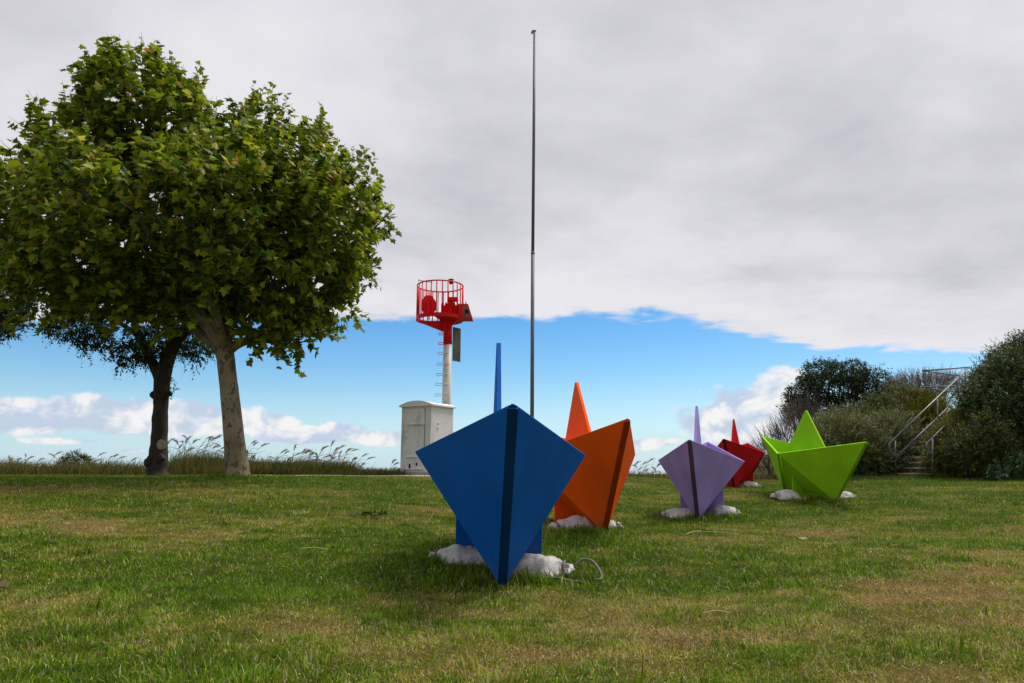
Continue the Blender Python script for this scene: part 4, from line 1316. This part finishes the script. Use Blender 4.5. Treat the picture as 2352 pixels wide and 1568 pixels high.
def place_reeds(n, px0, px1, topfn, D0, D1, label, grp):
    rg = random.Random(int(px0) + 3)
    for k in range(n):
        px = rg.uniform(px0, px1); D = rg.uniform(D0, D1)
        pr = rg.randrange(len(PROTO))
        ty = topfn(px) + rg.uniform(-4, 1) ** 2 * 2.2
        top = at(px, ty, D)
        h = [1.35, 1.5, 1.2, 1.3, 1.45, 1.1][pr] * .95
        s_ = rg.uniform(.85, 1.15)
        m1, m2 = PROTO[pr]
        o = bpy.data.objects.new('reed', m1); col.objects.link(o)
        o.location = (top.x - .3, top.y, top.z - h * s_); o.scale = (s_, s_, s_)
        o.rotation_euler = (rg.gauss(0, .06), rg.gauss(-.12, .14), rg.uniform(-1.1, 1.1) + (math.pi if rg.random() < .12 else 0))
        tag(o, label, 'reed', grp)
        if m2:
            c_ = bpy.data.objects.new('plume', m2); col.objects.link(c_); c_.parent = o
place_reeds(30, 388, 510, lambda x: 1034 - 22 * math.exp(-((x - 480) / 40) ** 2), 20.6, 23, 'tall plumed reed between the dark trunk and plane trunk', 'reeds between the two trunks')
place_reeds(52, 560, 800, lambda x: 1037 + 10 * math.sin(x * .03) + max(0, x - 730) * .18, 20.6, 23, 'plumed reed leaning right of the plane tree trunk', 'reeds right of the plane tree')
place_reeds(20, 790, 915, lambda x: 1052 + (x - 790) * .12, 21, 23, 'short drooping reed left of the white cabinet', 'reeds left of the cabinet')
place_reeds(36, -20, 340, lambda x: 1056 + 5 * math.sin(x * .05), 23, 26, 'distant grey plumed reed left of the dark trunk', 'reeds left of the dark trunk')
place_reeds(14, 1455, 1530, lambda x: 1070 - (x > 1500) * 8, 22, 24, 'reed tip showing between orange and lilac boats', 'reeds between orange and lilac boats')

def marsh():
    parts = []
    def band(n, x0, x1, y0, y1, hmin, hmax, cols, wts):
        x = rng.uniform(x0, x1, n); y = rng.uniform(y0, y1, n)
        hN = .55 + .9 * fbm(x, y, 1.1, 5.0)
        pos = np.c_[x, y, G(x, y) - .05]
        ax = unit(np.c_[rng.normal(.35, .45, n), rng.normal(0, .4, n), np.full(n, 1.0)])
        s_ = rng.uniform(hmin, hmax, n) * hN
        parts.append(scatter(NEEDLE[0], NEEDLE[1], pos, ax, rng.normal(size=(n, 3)), s_, palette(cols, wts, .25)(n, None, None), rng.uniform(.010, .022, n)))
    yl = [(.16, .15, .035), (.10, .12, .03), (.22, .18, .06), (.20, .12, .035), (.06, .09, .02)]
    band(16000, -16, -7.2, 19.6, 22.5, .25, .55, yl, [4, 4, 3, 2, 3])
    band(9000, -8, -5.9, 19.7, 22, .22, .62, yl, [3, 4, 2, 1.5, 5])
    band(9000, -6.3, -3.0, 19.8, 21.6, .10, .30, yl, [3, 3, 2, 3, 4])
    band(6000, -1.6, 9, 20.3, 22.2, .12, .34, yl, [3, 4, 2, 2, 4])
    band(5000, 8, 15, 18.9, 20.4, .08, .22, [(.05, .11, .012), (.08, .13, .02), (.11, .13, .03)], [3, 2, 1])
    band(4500, -9.9, -7.9, 20.2, 22, .35, .85, yl, [3, 4, 2, 1, 5])
    band(5500, -7.9, -4.6, 20.1, 21.6, .25, .62, yl, [3, 4, 2, 1, 5])
    V, Fs, C = merge_scatter(parts)
    o = link('marsh_grass', np_mesh('marsh_grass', V, Fs, 0, C), M['reed'])
    tag(o, 'rough yellow green marsh grass along the far edge of lawn', 'grass', kind='stuff')
marsh()

# ------------------------------------------------------------------ lawn
def lawn():
    pos_all = []
    Vs = []; Fq = []; Ft = []; Cs = []; off = 0
    def add(x, y, hs, wd, five, spread=.75, shift=0.0):
        nonlocal off
        n = len(x)
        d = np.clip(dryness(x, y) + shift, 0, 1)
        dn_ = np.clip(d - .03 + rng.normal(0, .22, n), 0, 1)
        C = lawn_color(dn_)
        C = C * (1 + rng.normal(0, .26, (n, 1))) * (.45 + 1.05 * fbm(x, y, 8.0, 12.0, 3))[:, None]
        st = rng.random(n) < (.05 + .22 * d)
        C[st] = np.array((.50, .42, .22)) * rng.uniform(.6, 1.25, (st.sum(), 1))
        C = np.clip(C, .004, .8)
        h = hs * rng.uniform(.55, 1.35, n) * (1.15 - .5 * d) * (.45 + 1.1 * fbm(x, y, 5.0, 2.0, 3))
        base = np.c_[x, y, G(x, y) - .008]
        az = 4 * np.pi * fbm(x, y, 6.0, 21.0, 2) + rng.normal(0, 1.1, n); lean = np.abs(rng.normal(.35, spread, n)) + .2
        dirh = np.c_[np.cos(az), np.sin(az), np.zeros(n)]
        sd = np.c_[-np.sin(az), np.cos(az), np.zeros(n)]
        ang = rng.normal(0, .9, n)
        sd = sd * np.cos(ang)[:, None] + dirh * np.sin(ang)[:, None]
        up = np.array((0, 0, 1.0))
        w_ = wd * rng.uniform(.6, 1.4, n)
        l1 = np.minimum(lean * .5, 1.2); l2 = np.minimum(lean * 1.5, 2.0)
        d1 = up * np.cos(l1)[:, None] + dirh * np.sin(l1)[:, None]
        d2 = up * np.cos(l2)[:, None] + dirh * np.sin(l2)[:, None]
        mid = base + d1 * (h * .5)[:, None]; tip = mid + d2 * (h * .55)[:, None]
        hw = sd * (w_ / 2)[:, None]
        if five:
            V = np.stack([base - hw, base + hw, mid - hw * .85, mid + hw * .85, tip], 1)
            i = np.arange(n) * 5 + off
            Fq.append(np.c_[i, i + 1, i + 3, i + 2]); Ft.append(np.c_[i + 2, i + 3, i + 4]); k = 5
        else:
            tip = base + (d1 + d2) * (h * .5)[:, None]
            V = np.stack([base - hw, base + hw, tip], 1)
            i = np.arange(n) * 3 + off
            Ft.append(np.c_[i, i + 1, i + 2]); k = 3
        Vs.append(V.reshape(-1, 3)); Cs.append(np.repeat(C, k, axis=0)); off += n * k
    def region(n, y0, y1, margin):
        # density even over a wedge that is wider than the picture
        y = np.sqrt(rng.uniform(y0 * y0, y1 * y1, n))
        x = rng.uniform(-1, 1, n) * (y * .74 + margin)
        return x, y
    x, y = region(190000, 1.9, 4.6, .7); add(x, y, .036, .0042, True)
    x, y = region(190000, 4.4, 8.2, .8); add(x, y, .037, .0058, True)
    x, y = region(210000, 8.0, 13.5, .8); add(x, y, .042, .010, False)
    x, y = region(200000, 13.3, 20.4, .5)
    keep = (y < 19.0) | (rng.random(len(y)) < .6)
    x, y = x[keep], y[keep]
    add(x, y, .046, .014, False)
    # longer uncut tufts around feet, tips and bags
    spots = [(-.28, 5.2, .25), (.16, 4.95, .10), (-.25, 4.9, .08), (.35, 5.15, .3), (.0, 5.25, .3), (.75, 7.55, .25), (1.05, 7.75, .15), (.55, 7.9, .25), (.35, 7.7, .2), (2.75, 10.75, .25), (3.3, 11.2, .25), (6.0, 13.4, .3), (5.6, 14.1, .3), (-.6, 5.6, .15), (.6, 7.0, .6),
             (-5.6, 14.3, .4), (-5.3, 14.35, .25), (5.9, 17.6, .3)]
    for (a_, b_, r) in spots:
        n = int(260 * (1 + r * 3))
        x = a_ + rng.normal(0, r * .6, n); y = b_ + rng.normal(0, r * .4, n)
        add(x, y, .065 + b_ * .002, .0036 + .0006 * b_, True, .45)
    # coarser tufts that the mower missed, scattered over the lawn
    for _ in range(420):
        b_ = math.sqrt(rng.uniform(2.2 ** 2, 14 ** 2)); a_ = rng.uniform(-1, 1) * (b_ * .74 + .6)
        r = rng.uniform(.03, .10) * (1 + b_ * .05); n = int(rng.integers(25, 90))
        add(a_ + rng.normal(0, r, n), b_ + rng.normal(0, r * .8, n), rng.uniform(.045, .075), .0044 + .0006 * b_, True, .55, -.35 if rng.random() < .75 else .25)
    V = np.concatenate(Vs); C = np.concatenate(Cs)
    me = np_mesh('lawn_grass', V, [np.concatenate(Fq), np.concatenate(Ft)], 0, C)
    o = link('lawn_grass', me, M['grass'])
    tag(o, 'short mown lawn grass, green with dry straw coloured patches', 'grass', kind='stuff')
lawn()

# ------------------------------------------------------------------ small things on the lawn
def gpoint(px, py):
    """where the view through a pixel meets the lawn"""
    u, y, z = ray(px, py)
    D = 2.0
    for _ in range(400):
        p = at(px, py, D)
        if p.z <= g1(p.x, p.y): return p
        D += .05
    return p
def fallen_leaf(label, px, py, s, yaw, m, curl=.3):
    p = gpoint(px, py)
    bm = bmesh.new()
    V = [bm.verts.new((x * s, yv * s, z * s * curl + .25 * s * curl * math.sin(yv * 5))) for x, yv, z in PALM[0]]
    for f in PALM[1][0]: bm.faces.new([V[i] for i in f])
    bmesh.ops.solidify(bm, geom=list(bm.faces), thickness=.0015)
    o = from_bm('fallen_leaf', bm, m); o.location = (p.x, p.y, g1(p.x, p.y) + .035); o.rotation_euler = (R(12), R(-8), yaw)
    tag(o, label, 'leaf')
fallen_leaf('curled brown fallen leaf on the lawn at the left edge', 8, 1364, .15, R(80), M['dryleaf'], -.7)
fallen_leaf('small pale dry leaf on the lawn right of centre', 1850, 1246, .10, R(20), M['straw'])
def stalk(label, px0, py0, px1, py1, r=.003):
    a_, b_ = gpoint(px0, py0), gpoint(px1, py1)
    a_.z = g1(a_.x, a_.y) + .045; b_.z = g1(b_.x, b_.y) + .045
    md = (a_ + b_) / 2 + Vector((0, 0, .012))
    bm = bmesh.new(); bm_tube(bm, catmull([a_, md, b_], 5), r, 5)
    tag(from_bm('straw_stalk', bm, M['straw'], smooth=True), label, 'straw')
stalk('pale straw stalk lying on the lawn left of the blue boat', 688, 1275, 752, 1277, .003)
stalk('long pale straw stalk lying in front of the lilac boat', 1590, 1232, 1700, 1237, .003)
stalk('short bent straw stalk crossing the longer one before the lilac boat', 1575, 1238, 1610, 1229, .003)
stalk('thin straw stalk lying on the lawn at right foreground', 1615, 1431, 1678, 1430, .0025)
def weed():
    p = gpoint(858, 1190); o = Vector((p.x, p.y, g1(p.x, p.y)))
    n = 60
    pos = np.array(o) + np.c_[rng.normal(0, .13, n), rng.normal(0, .08, n), rng.uniform(.02, .06, n)]
    V, Fs, C = scatter(OVAL[0], OVAL[1], pos, np.c_[rng.normal(size=(n, 2)), rng.uniform(0, .5, n)], np.tile((0, 0, 1.0), (n, 1)) + rng.normal(size=(n, 3)) * .4, rng.uniform(.08, .14, n), palette([(.018, .045, .006), (.03, .06, .01)], [1, 1])(n, None, None), rng.uniform(.04, .07, n))
    ob = link('lawn_weed', np_mesh('lawn_weed', V - np.array(o), Fs, 0, C), M['leaf_small']); ob.location = o
    tag(ob, 'dark flat leafy weed on dry grass left of the blue boat', 'weed')
weed()
